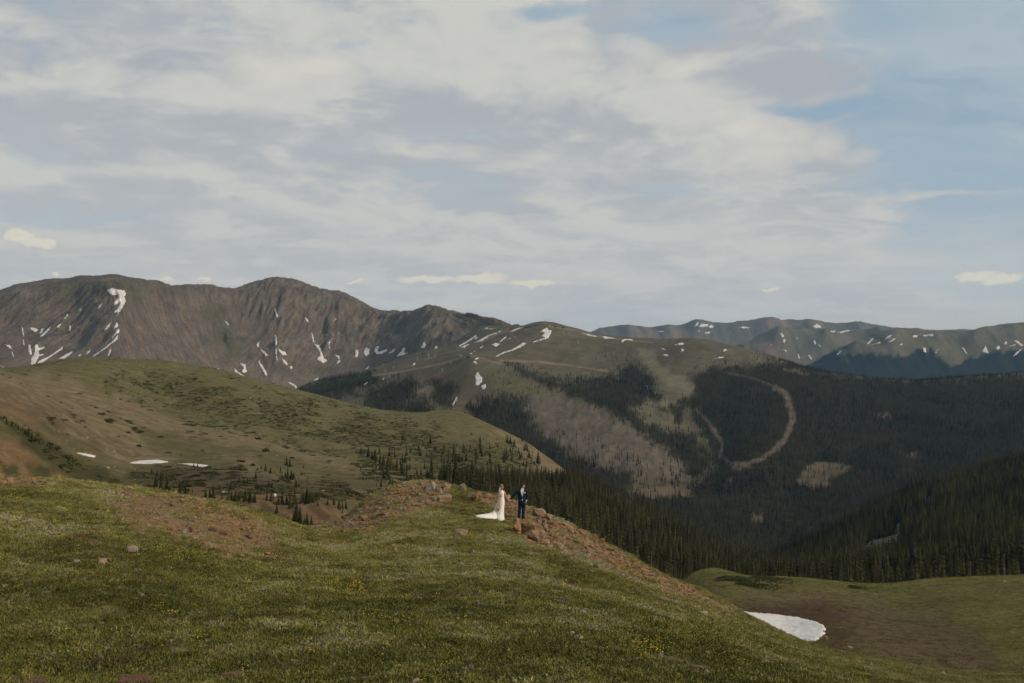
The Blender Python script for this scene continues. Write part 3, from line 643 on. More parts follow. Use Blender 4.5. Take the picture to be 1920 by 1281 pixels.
def c_cover(L):
    px, py, x, y = L.PX, L.PY, L.x, L.y
    f = c_frac(px, py); rk = c_rock(px, py, x, y)
    st1 = c_mix(lambda u, v: fbm(u/36, v/420, 4, 171), x, y, px); st2 = c_mix(lambda u, v: fbm(u/13, v/120, 3, 173), x, y, px); n2 = fbm(x/45, y/90, 4, 175)
    col = np.ones(px.shape+(3,))*np.array([0.150, 0.124, 0.100])
    col = paint(col, sst(st1, 0.0, 0.35)*0.75, (0.186, 0.138, 0.102))
    col = paint(col, sst(-st1+0.4*st2, 0.05, 0.4)*0.7, (0.128, 0.100, 0.080))
    col = paint(col, rk*sst(n2+0.6*st2, -0.1, 0.4)*0.75, (0.130, 0.122, 0.098))
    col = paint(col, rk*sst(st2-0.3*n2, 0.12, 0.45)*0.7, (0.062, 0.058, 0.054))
    col = paint(col, rk*sst(c_mix(lambda u, v: fbm(u/50, v/140, 3, 177), x, y, px), 0.2, 0.45)*0.6, (0.185, 0.118, 0.078))
    green = regions(px, py, [[(90, 528), (200, 515), (300, 530), (260, 560), (200, 545), (150, 575), (105, 560)], [(235, 545), (255, 550), (240, 565)], [(300, 530), (360, 545), (330, 560), (310, 550)], [(375, 570), (410, 575), (440, 620), (470, 665), (430, 680), (400, 640), (380, 600)],
                             [(520, 690), (580, 690), (640, 665), (690, 670), (640, 700), (590, 725), (540, 725)], [(800, 572), (870, 588), (940, 600), (960, 620), (900, 640), (880, 615), (840, 590)], [(640, 690), (720, 672), (800, 655), (880, 640), (900, 650), (760, 690)]], 12, 14, 30, 179)
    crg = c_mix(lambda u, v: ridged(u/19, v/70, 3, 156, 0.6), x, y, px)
    col = paint(col, rk*sst(-crg, -0.15, 0.35)*0.6, (0.060, 0.055, 0.050))  # crag clefts darkened: occlusion shade painted in along with dark rock
    fine = c_mix(lambda u, v: fbm(u/6, v/60, 3, 181), x, y, px)
    col = vary(col, fine, 0.75)
    col = paint(col, green*sst(n2+0.3, -0.2, 0.4)*0.75, (0.098, 0.095, 0.056))
    scree = sst(f, 0.7, 0.95)*(px > 430)
    col = paint(col, scree*0.5, (0.150, 0.125, 0.105))
    return vary(col, st2+0.5*n2, 0.3)
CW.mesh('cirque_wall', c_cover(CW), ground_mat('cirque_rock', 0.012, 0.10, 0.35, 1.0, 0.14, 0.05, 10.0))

# ---------- ranges beyond (5 km to 14 km)
def ridge_ctrl(crest, Yc, base_py, Yb, back=60):
    C = []
    for px, py in crest: C.append((px, py, Yc))
    for px, py in crest[::2]:
        C += [(px, py+3, Yc*0.975), (px, py+4, Yc*1.025), (px, py+back*0.3, Yc*1.12), (px, py+back, Yc*1.3), (px, base_py, Yb), (px, (py*0.45+base_py*0.55), Yb*0.45+Yc*0.55)]
    return C
def d_detail(amp, sc_, seed):
    def d(x, y, px, py):
        return (ridged((x+0.15*y)/(330*sc_), y/(1100*sc_), 4, seed, 0.6)-0.45)*amp*1.0 + fbm(x/(70*sc_), y/(120*sc_), 3, seed+5)*amp*0.16 + fbm(x/(300*sc_), y/(300*sc_), 4, seed+9)*amp*0.35
    return d
d1 = [(1340, 735), (1440, 712), (1510, 686), (1560, 660), (1600, 643), (1640, 625), (1680, 617), (1720, 618), (1760, 622), (1800, 622), (1835, 616), (1870, 608), (1905, 606), (1950, 610), (2050, 600), (2200, 615)]
d2 = [(1300, 690), (1340, 668), (1380, 652), (1420, 632), (1460, 617), (1500, 617), (1550, 620), (1600, 622), (1650, 618), (1700, 630), (1800, 640)]
d3 = [(1020, 650), (1090, 632), (1112, 622), (1140, 614), (1180, 612), (1220, 614), (1250, 612), (1285, 608), (1308, 602), (1340, 605), (1380, 606), (1412, 601), (1438, 598), (1480, 601), (1525, 602), (1560, 606), (1612, 606), (1650, 612), (1720, 618), (1800, 621)]
d4 = [(800, 606), (830, 592), (842, 583), (860, 588), (890, 595), (940, 608)]
def far_layer(name, crest, Yc, base, Yb, pxr, nc, nr, amp, scl, seed, cover, mat):
    L = Layer(ridge_ctrl(crest, Yc, base, Yb), 1/150., 6.0, pxr, (Yb*0.9, Yc*1.3), nc, nr, d_detail(amp, scl, seed)).grid()
    L.mesh(name, cover(L), mat)
    return L
def tundra_cover(seed, forest=None, warm=()):
    def f(L):
        px, py, x, y = L.PX, L.PY, L.x, L.y
        n1 = fbm(x/500, y/500, 4, seed); st_ = fbm((x+0.15*y)/70, y/600, 3, seed+3); n2 = fbm(x/90, y/90, 4, seed+5)
        col = np.ones(px.shape+(3,))*np.array([0.125, 0.112, 0.072])
        col = paint(col, sst(n1+0.5*st_, 0, 0.4)*0.7, (0.145, 0.112, 0.082))
        col = paint(col, regions(px, py, list(warm), 6, 5, 20, seed+11)*(0.5+0.5*sst(st_, -0.3, 0.3)), (0.190, 0.130, 0.088)) if warm else col
        if forest:
            fo = regions(px, py, forest, 2, 7, 16, seed+7)
            L.forest = fo
            col = paint(col, fo*(0.9+0.1*sst(n2, -0.2, 0.4)), (0.010, 0.014, 0.012))
            col = paint(col, fo*sst(fbm(x/180, y/400, 4, seed+13), 0.34, 0.46)*0.55, (0.10, 0.095, 0.065))
        col = paint(col, sst(-st_+0.3*n2, 0.05, 0.4)*0.6, (0.080, 0.074, 0.062))*(1-0) if not forest else paint(col, (1-L.forest)*sst(-st_+0.3*n2, 0.05, 0.4)*0.6, (0.080, 0.074, 0.062))
        return vary(col, n2+0.6*st_, 0.35)
    return f
M_FAR = ground_mat('far_tundra', 0.006, 0.03, 0.2, 0.5, 0.03, 0.05, 10.0)
D3 = far_layer('far_plateau', d3, 12000, 700, 10800, (1000, 1850), 420, 90, 24, 1.0, 201, tundra_cover(211, None, [[(1430, 598), (1540, 602), (1545, 612), (1430, 612)], [(1150, 622), (1330, 622), (1340, 645), (1180, 640)]]), M_FAR)  # first warm patch paints sunlight on the crest into its colour
D4 = far_layer('far_knob', d4, 8000, 650, 7000, (780, 960), 120, 50, 8, 0.5, 221, tundra_cover(223), M_FAR)
D2 = far_layer('far_brown_mountain', d2, 9000, 730, 8100, (1260, 1850), 300, 110, 24, 0.8, 231, tundra_cover(233, [[(1360, 655), (1400, 645), (1410, 652), (1365, 662)]], [[(1390, 640), (1450, 640), (1500, 670), (1470, 700), (1400, 660)]]), M_FAR)
D1_FOREST = [(1480, 705), (1512, 686), (1545, 670), (1570, 656), (1585, 652), (1570, 664), (1600, 664), (1640, 660), (1660, 662), (1680, 668), (1718, 664), (1722, 650), (1745, 656), (1757, 668), (1790, 682), (1805, 676), (1830, 668), (1855, 660), (1880, 660), (1920, 655), (2250, 650), (2250, 800), (1480, 800)]
D1 = far_layer('far_forested_range', d1, 7000, 760, 6000, (1300, 2200), 420, 170, 22, 0.6, 241, tundra_cover(243, [D1_FOREST]), M_FAR)

# ---------- low ground under everything, out to the horizon
gm = ground_mat('lowland', 0.0005, 0.003, 0.3, 0.0)
gme = bpy.data.meshes.new('ground')
gme.from_pydata([(-16800, -9800, -620), (16800, -9800, -620), (16800, 17800, -620), (-16800, 17800, -620)], [], [(0, 1, 2, 3)])
ga = gme.attributes.new('cover', 'FLOAT_COLOR', 'POINT'); ga.data.foreach_set('color', [0.04, 0.042, 0.022, 1]*4)
gme.materials.append(gm)
go = bpy.data.objects.new('ground', gme); COL.objects.link(go); go['kind'] = 'structure'

# ================================================================== HELPERS FOR THINGS
def tag(o, label=None, cat=None, group=None, kind=None):
    if label: o['label'] = label
    if cat: o['category'] = cat
    if group: o['group'] = group
    if kind: o['kind'] = kind
    return o
def mesh_obj(name, me, mat=None, parent=None):
    if mat is not None and not me.materials: me.materials.append(mat)
    o = bpy.data.objects.new(name, me); COL.objects.link(o)
    if parent: o.parent = parent
    return o
def empty(name, loc, rz=0.0):
    o = bpy.data.objects.new(name, None); COL.objects.link(o)
    o.location = loc; o.rotation_euler = (0, 0, rz); o.empty_display_size = 0.2
    return o
def pydata(name, v, f, smooth=False, mat=None):
    me = bpy.data.meshes.new(name); me.from_pydata([tuple(q) for q in v], [], f)
    if smooth: me.polygons.foreach_set('use_smooth', [True]*len(me.polygons))
    if mat: me.materials.append(mat)
    me.update()
    return me
def solid(name, c, rough=0.8, spec=0.3, c2=None, scale=8.0, bump=0.0, attr=None, randamt=0.0):
    m = bpy.data.materials.new(name); m.use_nodes = True
    t = NT(m.node_tree); b = t.n['Principled BSDF']
    b.inputs['Roughness'].default_value = rough; b.inputs['Specular IOR Level'].default_value = spec
    oc = t.new('ShaderNodeTexCoord').outputs['Object']
    n = t.noise(oc, scale, 5, 0.6)
    col = t.mix(t.rng(n, 0.32, 0.68), c, c2 or tuple(x*0.78 for x in c))
    if attr == 'tint':
        a = t.new('ShaderNodeAttribute', attribute_name='tint', attribute_type='INSTANCER')
        col = t.v('SCALE', col, t.rng(a.outputs['Fac'], 0, 1, 1-randamt, 1+randamt, False))
    elif attr == 'random':
        oi = t.new('ShaderNodeObjectInfo')
        col = t.v('SCALE', col, t.rng(oi.outputs['Random'], 0, 1, 1-randamt, 1+randamt, False))
    t.put(b.inputs['Base Color'], col)
    if bump:
        bp = t.new('ShaderNodeBump'); bp.inputs['Strength'].default_value = bump; bp.inputs['Distance'].default_value = 0.02
        t.put(bp.inputs['Height'], t.noise(oc, scale*3, 6, 0.65)); t.put(b.inputs['Normal'], bp.outputs[0])
    return m
def scatter(name, pts, scl, tint, variant, meshes, tilt=0.0, label=None, cat=None):
    """one object of cover nobody could count: instances on points"""
    n = len(pts)
    me = bpy.data.meshes.new(name)
    me.vertices.add(n); me.vertices.foreach_set('co', np.asarray(pts, np.float32).ravel())
    scl = np.asarray(scl, np.float32)
    if scl.ndim == 1: scl = np.repeat(scl[:, None], 3, 1)
    a = me.attributes.new('scl', 'FLOAT_VECTOR', 'POINT'); a.data.foreach_set('vector', np.ascontiguousarray(scl).ravel())
    rot = np.zeros((n, 3), np.float32); rot[:, 2] = rng.uniform(0, 6.283, n); rot[:, :2] = rng.normal(0, tilt, (n, 2)) if tilt else 0
    a = me.attributes.new('rot', 'FLOAT_VECTOR', 'POINT'); a.data.foreach_set('vector', rot.ravel())
    a = me.attributes.new('tint', 'FLOAT', 'POINT'); a.data.foreach_set('value', np.asarray(tint, np.float32))
    a = me.attributes.new('variant', 'INT', 'POINT'); a.data.foreach_set('value', np.asarray(variant, np.int32))
    o = bpy.data.objects.new(name, me); COL.objects.link(o); o['kind'] = 'stuff'
    if label: o['label'] = label
    if cat: o['category'] = cat
    lib = bpy.data.collections.new(name+'_pieces')
    for i, mm in enumerate(meshes): lib.objects.link(bpy.data.objects.new('%s_piece_%02d' % (name, i), mm))
    g = bpy.data.node_groups.new(name+'_spread', 'GeometryNodeTree')
    g.interface.new_socket('Geometry', in_out='INPUT', socket_type='NodeSocketGeometry')
    g.interface.new_socket('Geometry', in_out='OUTPUT', socket_type='NodeSocketGeometry')
    gi = g.nodes.new('NodeGroupInput'); go_ = g.nodes.new('NodeGroupOutput')
    ip = g.nodes.new('GeometryNodeInstanceOnPoints'); ci = g.nodes.new('GeometryNodeCollectionInfo')
    ci.inputs['Collection'].default_value = lib; ci.inputs['Separate Children'].default_value = True; ci.inputs['Reset Children'].default_value = True
    def na(nm, typ):
        q = g.nodes.new('GeometryNodeInputNamedAttribute'); q.data_type = typ; q.inputs['Name'].default_value = nm
        return q.outputs['Attribute']
    g.links.new(gi.outputs[0], ip.inputs['Points']); g.links.new(ci.outputs[0], ip.inputs['Instance'])
    ip.inputs['Pick Instance'].default_value = True
    g.links.new(na('variant', 'INT'), ip.inputs['Instance Index'])
    g.links.new(na('rot', 'FLOAT_VECTOR'), ip.inputs['Rotation']); g.links.new(na('scl', 'FLOAT_VECTOR'), ip.inputs['Scale'])
    g.links.new(ip.outputs[0], go_.inputs[0])
    md = o.modifiers.new('spread', 'NODES'); md.node_group = g
    return o
def sample(L, n, pxr, Yr, power=2.0):
    """random ground points, even per square metre for power 2"""
    px = rng.uniform(*pxr, n)
    u = rng.uniform(0, 1, n)
    Y = (Yr[0]**power + u*(Yr[1]**power-Yr[0]**power))**(1/power)
    x = (px-CX)/F*Y
    z = L.hz(x, Y)
    return px, CY-F*z/Y, x, Y, z
def project(x, y, z): return CX+F*x/y, CY-F*z/y
FG_CREST = FG.PY.min(0)
def fg_min(px): return np.interp(px, FG.px1, FG_CREST)
HV_CUM = np.minimum.accumulate(HV.PY, 0)
def hv_hidden(px, Y, py):
    """true where the near ground or the valley hills stand in front"""
    j0, fj = HV._col(px)
    i = np.clip(((np.log(Y)-HV.ly[0])/(HV.ly[-1]-HV.ly[0])*(HV.nr-1)).astype(int)-2, 0, HV.nr-1)
    return (HV_CUM[i, j0] < py-1) | (fg_min(px) < py)

# ================================================================== SPRUCES
def conifer(seed, tiers, per, width=0.17, ragged=0.35, sub=1, gap=0.0):
    r = random.Random(seed); v = []; f = []
    for t in range(tiers):
        u = t/(tiers-1)
        z0 = 0.05+gap+(0.93-gap)*u
        rad = width*(1-u)**0.85*(0.82+0.3*r.random()) + 0.012
        if r.random() < 0.12: rad *= 0.6
        off = r.random()*6.28
        for k_ in range(per):
            a = off+k_/per*6.283+r.uniform(-0.25, 0.25)
            L = rad*(1-ragged*r.random()); dr = L*(0.55+0.5*r.random())
            hw = L*0.42+0.006
            ca, sa = math.cos(a), math.sin(a)
            up = 0.05*(1-u)+0.03
            b = len(v)
            v += [(0, 0, z0+up), (ca*L*0.55-sa*hw, sa*L*0.55+ca*hw, z0-dr*0.45), (ca*L, sa*L, z0-dr*0.75+r.uniform(-.01, .01)), (ca*L*0.55+sa*hw, sa*L*0.55-ca*hw, z0-dr*0.45)]
            f += [(b, b+1, b+2), (b, b+2, b+3)]
    b = len(v); v += [(0.008, 0, 0.93), (-0.006, 0.006, 0.93), (-0.006, -0.006, 0.93), (0, 0, 1.0)]
    f += [(b, b+1, b+3), (b+1, b+2, b+3), (b+2, b, b+3)]
    return v, f
def trunk(h=0.9, r0=0.016, n=6):
    v = []; f = []
    for i, z in enumerate((0.0-0.02, 0.3, h)):
        rr = r0*(1-z/(h*1.05))+0.001
        v += [(math.cos(k_/n*6.283)*rr, math.sin(k_/n*6.283)*rr, z) for k_ in range(n)]
    for i in range(2):
        for k_ in range(n): f.append((i*n+k_, i*n+(k_+1) % n, (i+1)*n+(k_+1) % n, (i+1)*n+k_))
    return v, f
M_NEEDLE = solid('spruce_needles', (0.038, 0.036, 0.012), 0.9, 0.12, (0.026, 0.027, 0.010), 3.0, attr='tint', randamt=0.75)
M_NEEDLE1 = solid('spruce_needles_near', (0.033, 0.034, 0.012), 0.9, 0.12, (0.024, 0.026, 0.010), 3.0, attr='random', randamt=0.4)
M_NEEDLE_S = solid('spruce_needles_mountain', (0.028, 0.028, 0.013), 0.9, 0.12, (0.020, 0.021, 0.010), 3.0, attr='tint', randamt=0.8)
M_DEAD = solid('dead_wood', (0.17, 0.15, 0.12), 0.9, 0.1, attr='tint', randamt=0.2)
M_BARK = solid('spruce_bark', (0.09, 0.07, 0.05), 0.95, 0.1, scale=20)
def tree_mesh(name, seed, tiers, per, width, mat, dead=False):
    v, f = conifer(seed, tiers, per, width)
    tv, tf = trunk()
    if dead: v, f = conifer(seed, max(4, tiers//3), 3, width*0.5, 0.6); tv, tf = trunk(0.96, 0.02)
    n = len(v)
    return pydata(name, v+tv, f+[tuple(q+n for q in t) for t in tf], False, M_DEAD if dead else mat)
LOW = [tree_mesh('spruce_low_%d' % i, 40+i, 10, 6, w, M_NEEDLE) for i, w in enumerate((0.20, 0.24, 0.17, 0.27))] + [tree_mesh('spruce_dead', 55, 10, 6, 0.15, M_NEEDLE, True)]
LOWS = [tree_mesh('spruce_far_%d' % i, 70+i, 6, 5, w, M_NEEDLE_S) for i, w in enumerate((0.19, 0.22, 0.17, 0.24))]

# --- the ski mountain's forest
def forest_s():
    px, py, x, y, z = sample(SM, 150000, (-40, 2060), (1300, 2800))
    top = CY-F*(z+11)/y
    fo = np.zeros(len(px))
    w = fbm(px/16, py/16, 4, 301)*20
    for p in S_FOREST: fo = np.maximum(fo, sst(poly_sd(px, py, p)+w, -15, 10))
    for pts, wd in TRAIL_W: fo *= 1-0.97*sst(wd*(0.85+0.9*fbm(px/14, py/14, 3, 141))+0.5-line_d(px, py, pts), -1.5, 2.0)
    for p in S_BARE: fo *= 1-0.82*sst(poly_sd(px, py, p)+fbm(px/9, py/9, 3, 143)*14, -3, 5)
    for p in S_TANG: fo *= 1-0.9*sst(poly_sd(px, py, p), -3, 4)
    for pts, wd in ROADS[:4]: fo *= 1-sst(4-line_d(px, py, pts), -1, 1)
    fo *= 0.72+0.4*fbm(x/70, y/70, 3, 303)+0.1
    # scattered trees at the upper edge and on the spur
    fo = np.maximum(fo, 0.10*regions(px, py, [[(900, 690), (960, 700), (1000, 725), (1060, 745), (1000, 745), (940, 735)], [(1120, 660), (1180, 650), (1220, 690), (1140, 700)], [(1310, 680), (1450, 665), (1500, 690), (1400, 700)], [(940, 695), (1140, 700), (1140, 715), (1000, 715)], [(590, 715), (850, 715), (860, 760), (590, 760)], [(1180, 880), (1300, 900), (1320, 930), (1200, 925)], [(1040, 800), (1300, 890), (1280, 910), (1100, 870)]], 8, 5, 20, 305))
    keep = (rng.uniform(0, 1, len(px)) < fo*0.62) & ~hv_hidden(px, y, top-4) & (top < 1080)
    x, y, z = x[keep], y[keep], z[keep]; n = len(x)
    h = rng.uniform(7.5, 13.5, n)*(0.8+0.3*sst(py[keep], 700, 800))
    tint = np.clip(0.5+fbm(x/120, y/120, 3, 307)*0.9+rng.normal(0, 0.30, n), 0, 1)
    scatter('mountain_forest', np.stack([x, y, z-0.3], 1), h, tint, rng.integers(0, 4, n), LOWS, 0, 'dark spruce forest covering the ski mountain slopes', 'forest')
    return n
n_s = forest_s()

# --- the valley's spruces: all candidates first, then the 300 that show largest become things of their own
CL = []   # (clump phrase, [(px, py base, height px)])
def z4(l): return [(250+a/4.8, 800+b/4.8, c/4.8) for a, b, c in l]
def z5(l): return [(600+a/5.333, 800+b/5.333, c/5.333) for a, b, c in l]
def z7(l): return [(400+a/2.909, 700+b/2.909, c/2.909) for a, b, c in l]
CL = [
 ('in the dark grove right behind the red gravel knoll', z4([(165, 425, 65), (215, 455, 75), (250, 475, 85), (200, 545, 115), (250, 565, 125), (300, 585, 145), (330, 595, 90), (420, 595, 100), (470, 605, 95), (440, 560, 60)])),
 ('beside the thin end of the long snow strip', z4([(543, 362, 40), (578, 366, 42)])),
 ('in the hollow left of the small snow scrap', z4([(650, 655, 105), (690, 660, 115), (720, 665, 155), (780, 592, 72), (835, 672, 42)])),
 ('in the middle of the belt along the damp hollow', z4([(880, 562, 78), (920, 675, 108), (885, 664, 88), (945, 664, 72), (1010, 674, 112), (1050, 684, 122), (1092, 684, 92)])),
 ('on the low bank above the damp hollow', z4([(950, 505, 52), (990, 524, 62), (1030, 524, 66), (1215, 548, 82), (1247, 552, 62)])),
 ('on the green slope above the hollow', z4([(1102, 472, 72), (1150, 382, 46), (1190, 402, 72), (1232, 422, 62)])),
 ('in the tight upright clump on the tan slope', z4([(1380, 352, 92), (1407, 362, 82), (1390, 472, 112), (1422, 477, 92), (1444, 468, 72), (1325, 402, 52), (1368, 462, 62)])),
 ('standing apart right of the tan slope clump', z4([(1510, 437, 42), (1532, 377, 36), (1463, 552, 78), (1490, 552, 56)])),
 ('at the right end of the belt along the damp hollow', z4([(1200, 664, 84), (1242, 672, 92), (1340, 704, 114), (1308, 692, 82), (1380, 704, 104), (1452, 704, 142), (1410, 734, 132), (1562, 694, 154), (1592, 682, 82), (1622, 642, 42), (1530, 684, 104)])),
 ('on the orange bank above the gully', z4([(1290, 782, 90), (1235, 832, 46), (1080, 772, 40), (1035, 765, 35)])),
 ('in the tall clump in the orange gully by the saddle', z4([(1470, 884, 205), (1500, 884, 185), (1440, 884, 105), (1562, 905, 145), (1602, 908, 112), (1540, 894, 92), (1400, 874, 52)])),
 ('above the orange gully on its right bank', z4([(1805, 694, 64), (1850, 738, 94), (1882, 738, 64), (1912, 742, 72), (1660, 718, 52), (1750, 704, 42)])),
 ('in the loose line at the foot of the green hill', z5([(410, 272, 74), (485, 302, 104), (520, 322, 74), (550, 334, 114), (600, 354, 94), (635, 404, 124), (685, 428, 134), (605, 428, 94), (560, 418, 54), (522, 408, 44)])),
 ('below the scrub, right of the loose line', z5([(740, 444, 88), (770, 444, 72), (810, 444, 104), (880, 434, 62)])),
 ('at the near corner of the dense forest', z5([(970, 478, 62), (1010, 484, 74), (1070, 508, 84), (1100, 514, 104), (1122, 508, 74), (1060, 418, 42)])),
 ('on the small heath above the end of the tan spur', z5([(405, 448, 42), (640, 524, 88), (682, 524, 64), (660, 518, 52), (430, 533, 42), (465, 528, 46)])),
 ('on the bare end of the tan spur', z5([(870, 564, 124), (905, 564, 104), (860, 594, 84), (945, 574, 64), (700, 594, 92), (722, 584, 72), (685, 624, 42), (612, 604, 84)])),
 ('just behind the lichened rocks of the ridge', z5([(970, 614, 74), (1040, 604, 62), (1076, 596, 56)])),
 ('in the tiny trio on the flat', z5([(310, 658, 36), (330, 662, 42), (346, 658, 32)])),
 ('in the low group left of the rubble slope', z5([(475, 764, 62), (527, 764, 94), (450, 760, 42), (640, 704, 52), (600, 694, 52)])),
 ('in the group over the orange cut bank', z5([(140, 784, 78), (190, 824, 114), (260, 824, 84), (75, 774, 52), (355, 858, 78), (392, 794, 42)])),
 ('on the grass above the forest edge', z5([(1225, 454, 58), (1247, 454, 64), (1302, 458, 64)])),
 ('scattered through the scrub on the green hill', z5([(1600, 152, 62), (1150, 242, 62), (1242, 244, 74), (1560, 374, 74), (1670, 384, 54), (1702, 368, 64), (1780, 398, 32), (1490, 394, 42), (1525, 414, 42), (720, 268, 48), (830, 132, 72), (1380, 354, 84), (1350, 344, 64), (1422, 348, 74), (850, 364, 94), (905, 264, 64), (985, 244, 64)])),
 ('near the tan end of the green hill', z7([(1620, 384, 42), (1604, 382, 46), (1642, 402, 44), (1772, 492, 72), (1692, 507, 36), (1722, 462, 44), (1620, 432, 36), (1750, 497, 26), (1665, 436, 30), (1680, 460, 34)])),
 ('in the row descending the near left spur', [(12, 795, 14), (22, 800, 13), (34, 806, 14), (42, 810, 10), (54, 820, 22), (60, 824, 18), (66, 828, 12), (94, 842, 14), (92, 848, 12), (30, 800, 10), (47, 815, 12), (74, 834, 10)]),
]
spr = []    # x, y, z, h, clump
for ph, l in CL:
    for px_, py_, hp in l:
        x_, y_, z_ = HV.at(px_, py_)[0]
        spr.append((x_, y_, z_, hp*y_/F*1.04, ph))
px, py, x, y, z = sample(HV, 62000, (-60, 2060), (330, 1150))
fo = np.zeros(len(px)); w = fbm(px/22, py/22, 3, 311)*10
for p in H_FOREST: fo = np.maximum(fo, sst(poly_sd(px, py, p)+w, -6, 10))
for p in H_BARE:
    for dy in (0, 10, 20): fo *= 1-0.9*sst(poly_sd(px, py-dy, p)+fbm(px/9, py/9, 2, 313)*7, -2, 3)
fo = np.maximum(fo, 0.05*regions(px, py, [[(700, 850), (900, 830), (1000, 850), (990, 885), (850, 895), (720, 885)]], 15, 10, 30, 315))
top = CY-F*(z+14)/y
keep = (rng.uniform(0, 1, len(px)) < fo*1.0) & ~hv_hidden(px, y, top-3) & (y > 380)
fx, fy, fz = x[keep], y[keep], z[keep]
fh = np.clip(rng.normal(11.5, 3.0, len(fx)), 5, 18)*(0.62+0.38*sst(py[keep], 885, 930))
# what shows of each
ppx, pb = project(fx, fy, fz); _, pt = project(fx, fy, fz+fh)
show = np.minimum(pb, fg_min(ppx)+0)-pt
show[(ppx < 5) | (ppx > 1915)] = 0
n_ind = max(0, 300-len(spr))
order = np.argsort(-show); near_i = order[:n_ind]; rest = order[n_ind:]
HI = [(pydata('crown_%d' % i, *conifer(90+i, 17, 8, w, 0.4), False, M_NEEDLE1), pydata('trunk_%d' % i, *trunk(), True, M_BARK)) for i, w in enumerate((0.27, 0.32, 0.24, 0.36, 0.29))]
ORD = ['first', 'second', 'third', 'fourth', 'fifth', 'sixth', 'seventh', 'eighth', 'ninth', 'tenth', 'eleventh', 'twelfth', 'thirteenth', 'fourteenth', 'fifteenth', 'sixteenth', 'seventeenth', 'eighteenth', 'nineteenth', 'twentieth']
def ordinal(i): 
    if i < 20: return ORD[i]
    t = ['', '', 'twenty', 'thirty', 'forty', 'fifty', 'sixty', 'seventy', 'eighty', 'ninety'][(i+1)//10]
    return t + ('-'+ORD[(i+1) % 10-1] if (i+1) % 10 else 'th')
def put_tree(x, y, z, h, label, group):
    e = empty('spruce_tree', (x, y, z-0.15), random.uniform(0, 6.28)); e.scale = (h*random.uniform(0.85, 1.2), h*random.uniform(0.85, 1.2), h)
    cm, tm = random.choice(HI)
    mesh_obj('trunk', tm, None, e); mesh_obj('crown', cm, None, e)
    tag(e, label, 'tree', group)
for ph, l in CL:
    mem = sorted([t for t in spr if t[4] == ph], key=lambda t: t[0]/t[1])
    for i, t in enumerate(mem):
        put_tree(*t[:4], '%s spruce from the left %s' % (ordinal(i), ph), 'spruces scattered in the side valley')
for i in near_i:
    right = ppx[i] > 1446
    lab = 'dark spruce at the near edge of the forest on the shaded right slope' if right else 'dark spruce in the dense forest slope right behind the couple'
    if right: lab = 'dark spruce on the shaded right slope, at the forest edge above ' + ('the flat shrub mats' if ppx[i] < 1560 else 'the lone small shrub' if ppx[i] < 1700 else 'the meadow\'s right rim')
    put_tree(fx[i], fy[i], fz[i], fh[i], lab,
             'near spruces of the right slope' if right else 'near spruces of the forest behind the couple')
n = len(rest)
comp = []
for t in spr:
    for _ in range(random.choice((1, 2, 3)) if 'scattered' not in t[4] and 'apart' not in t[4] else 0):
        xx, yy = t[0]+random.gauss(0, 2.2), t[1]+random.gauss(0, 3.0)
        comp.append((xx, yy, float(HV.hz(np.array([xx]), np.array([yy]))[0])-0.2, t[3]*random.uniform(0.35, 0.8)))
comp = np.array(comp)
fx = np.concatenate([fx[rest], comp[:, 0]]); fy = np.concatenate([fy[rest], comp[:, 1]]); fz = np.concatenate([fz[rest], comp[:, 2]]); fh = np.concatenate([fh[rest], comp[:, 3]]); n = len(fx); rest = np.arange(n)
var = rng.integers(0, 4, n); var[rng.uniform(0, 1, n) < 0.03] = 4
scatter('valley_forest', np.stack([fx, fy, fz-0.3], 1)[rest], fh[rest], np.clip(0.5+fbm(fx/60, fy/60, 3, 317)[rest]*0.8+rng.normal(0, 0.25, n), 0, 1), var, LOW, 0.02, 'dense dark spruce forest filling the valley slopes', 'forest')

# ================================================================== SCRUB
def bush_mesh(name, seed, n, mat, flat=0.55, leaf=0.10):
    r = random.Random(seed); v = []; f = []
    lobes = [(r.uniform(-.5, .5), r.uniform(-.5, .5), r.uniform(.35, .6)) for _ in range(5)]
    for i in range(n):
        lx, ly, lr = r.choice(lobes)
        a = r.uniform(0, 6.283); e = math.asin(r.uniform(0.02, 1))
        rr = lr*(0.75+0.3*r.random())
        c = Vector((lx+rr*math.cos(a)*math.cos(e), ly+rr*math.sin(a)*math.cos(e), rr*math.sin(e)*flat*1.6))
        d = Vector((math.cos(a)*math.cos(e)+r.uniform(-.5, .5), math.sin(a)*math.cos(e)+r.uniform(-.5, .5), math.sin(e)+r.uniform(0, .6))).normalized()
        s1 = d.orthogonal().normalized(); s1.rotate(Matrix.Rotation(r.uniform(0, 6.28), 3, d)); s2 = d.cross(s1)
        q = leaf*r.uniform(0.6, 1.4); b = len(v)
        v += [c-s1*q, c+s2*q*0.6, c+s1*q+d*q*0.5, c-s2*q*0.6]; f.append((b, b+1, b+2, b+3))
    return pydata(name, v, f, False, mat)
M_SCRUB = solid('willow_scrub', (0.062, 0.060, 0.022), 0.9, 0.15, (0.046, 0.046, 0.017), 2.0, attr='tint', randamt=0.5)
M_KRUM = solid('krummholz_needles', (0.034, 0.038, 0.014), 0.9, 0.15, (0.026, 0.030, 0.012), 2.0, attr='random', randamt=0.3)
M_MAT = solid('juniper_mat', (0.040, 0.048, 0.014), 0.9, 0.15, (0.028, 0.034, 0.010), 6.0)
BUSH = [bush_mesh('scrub_%d' % i, 200+i, 90, M_SCRUB, 0.4, 0.17) for i in range(4)]
px, py, x, y, z = sample(HV, 60000, (-40, 1060), (190, 1020))
dn = scrub_density(px, py, x, y)
dn = np.maximum(dn, 0.13*(py < 915)*(px < 800)*sst(fbm(x/20, y/20, 3, 333), 0.1, 0.4))
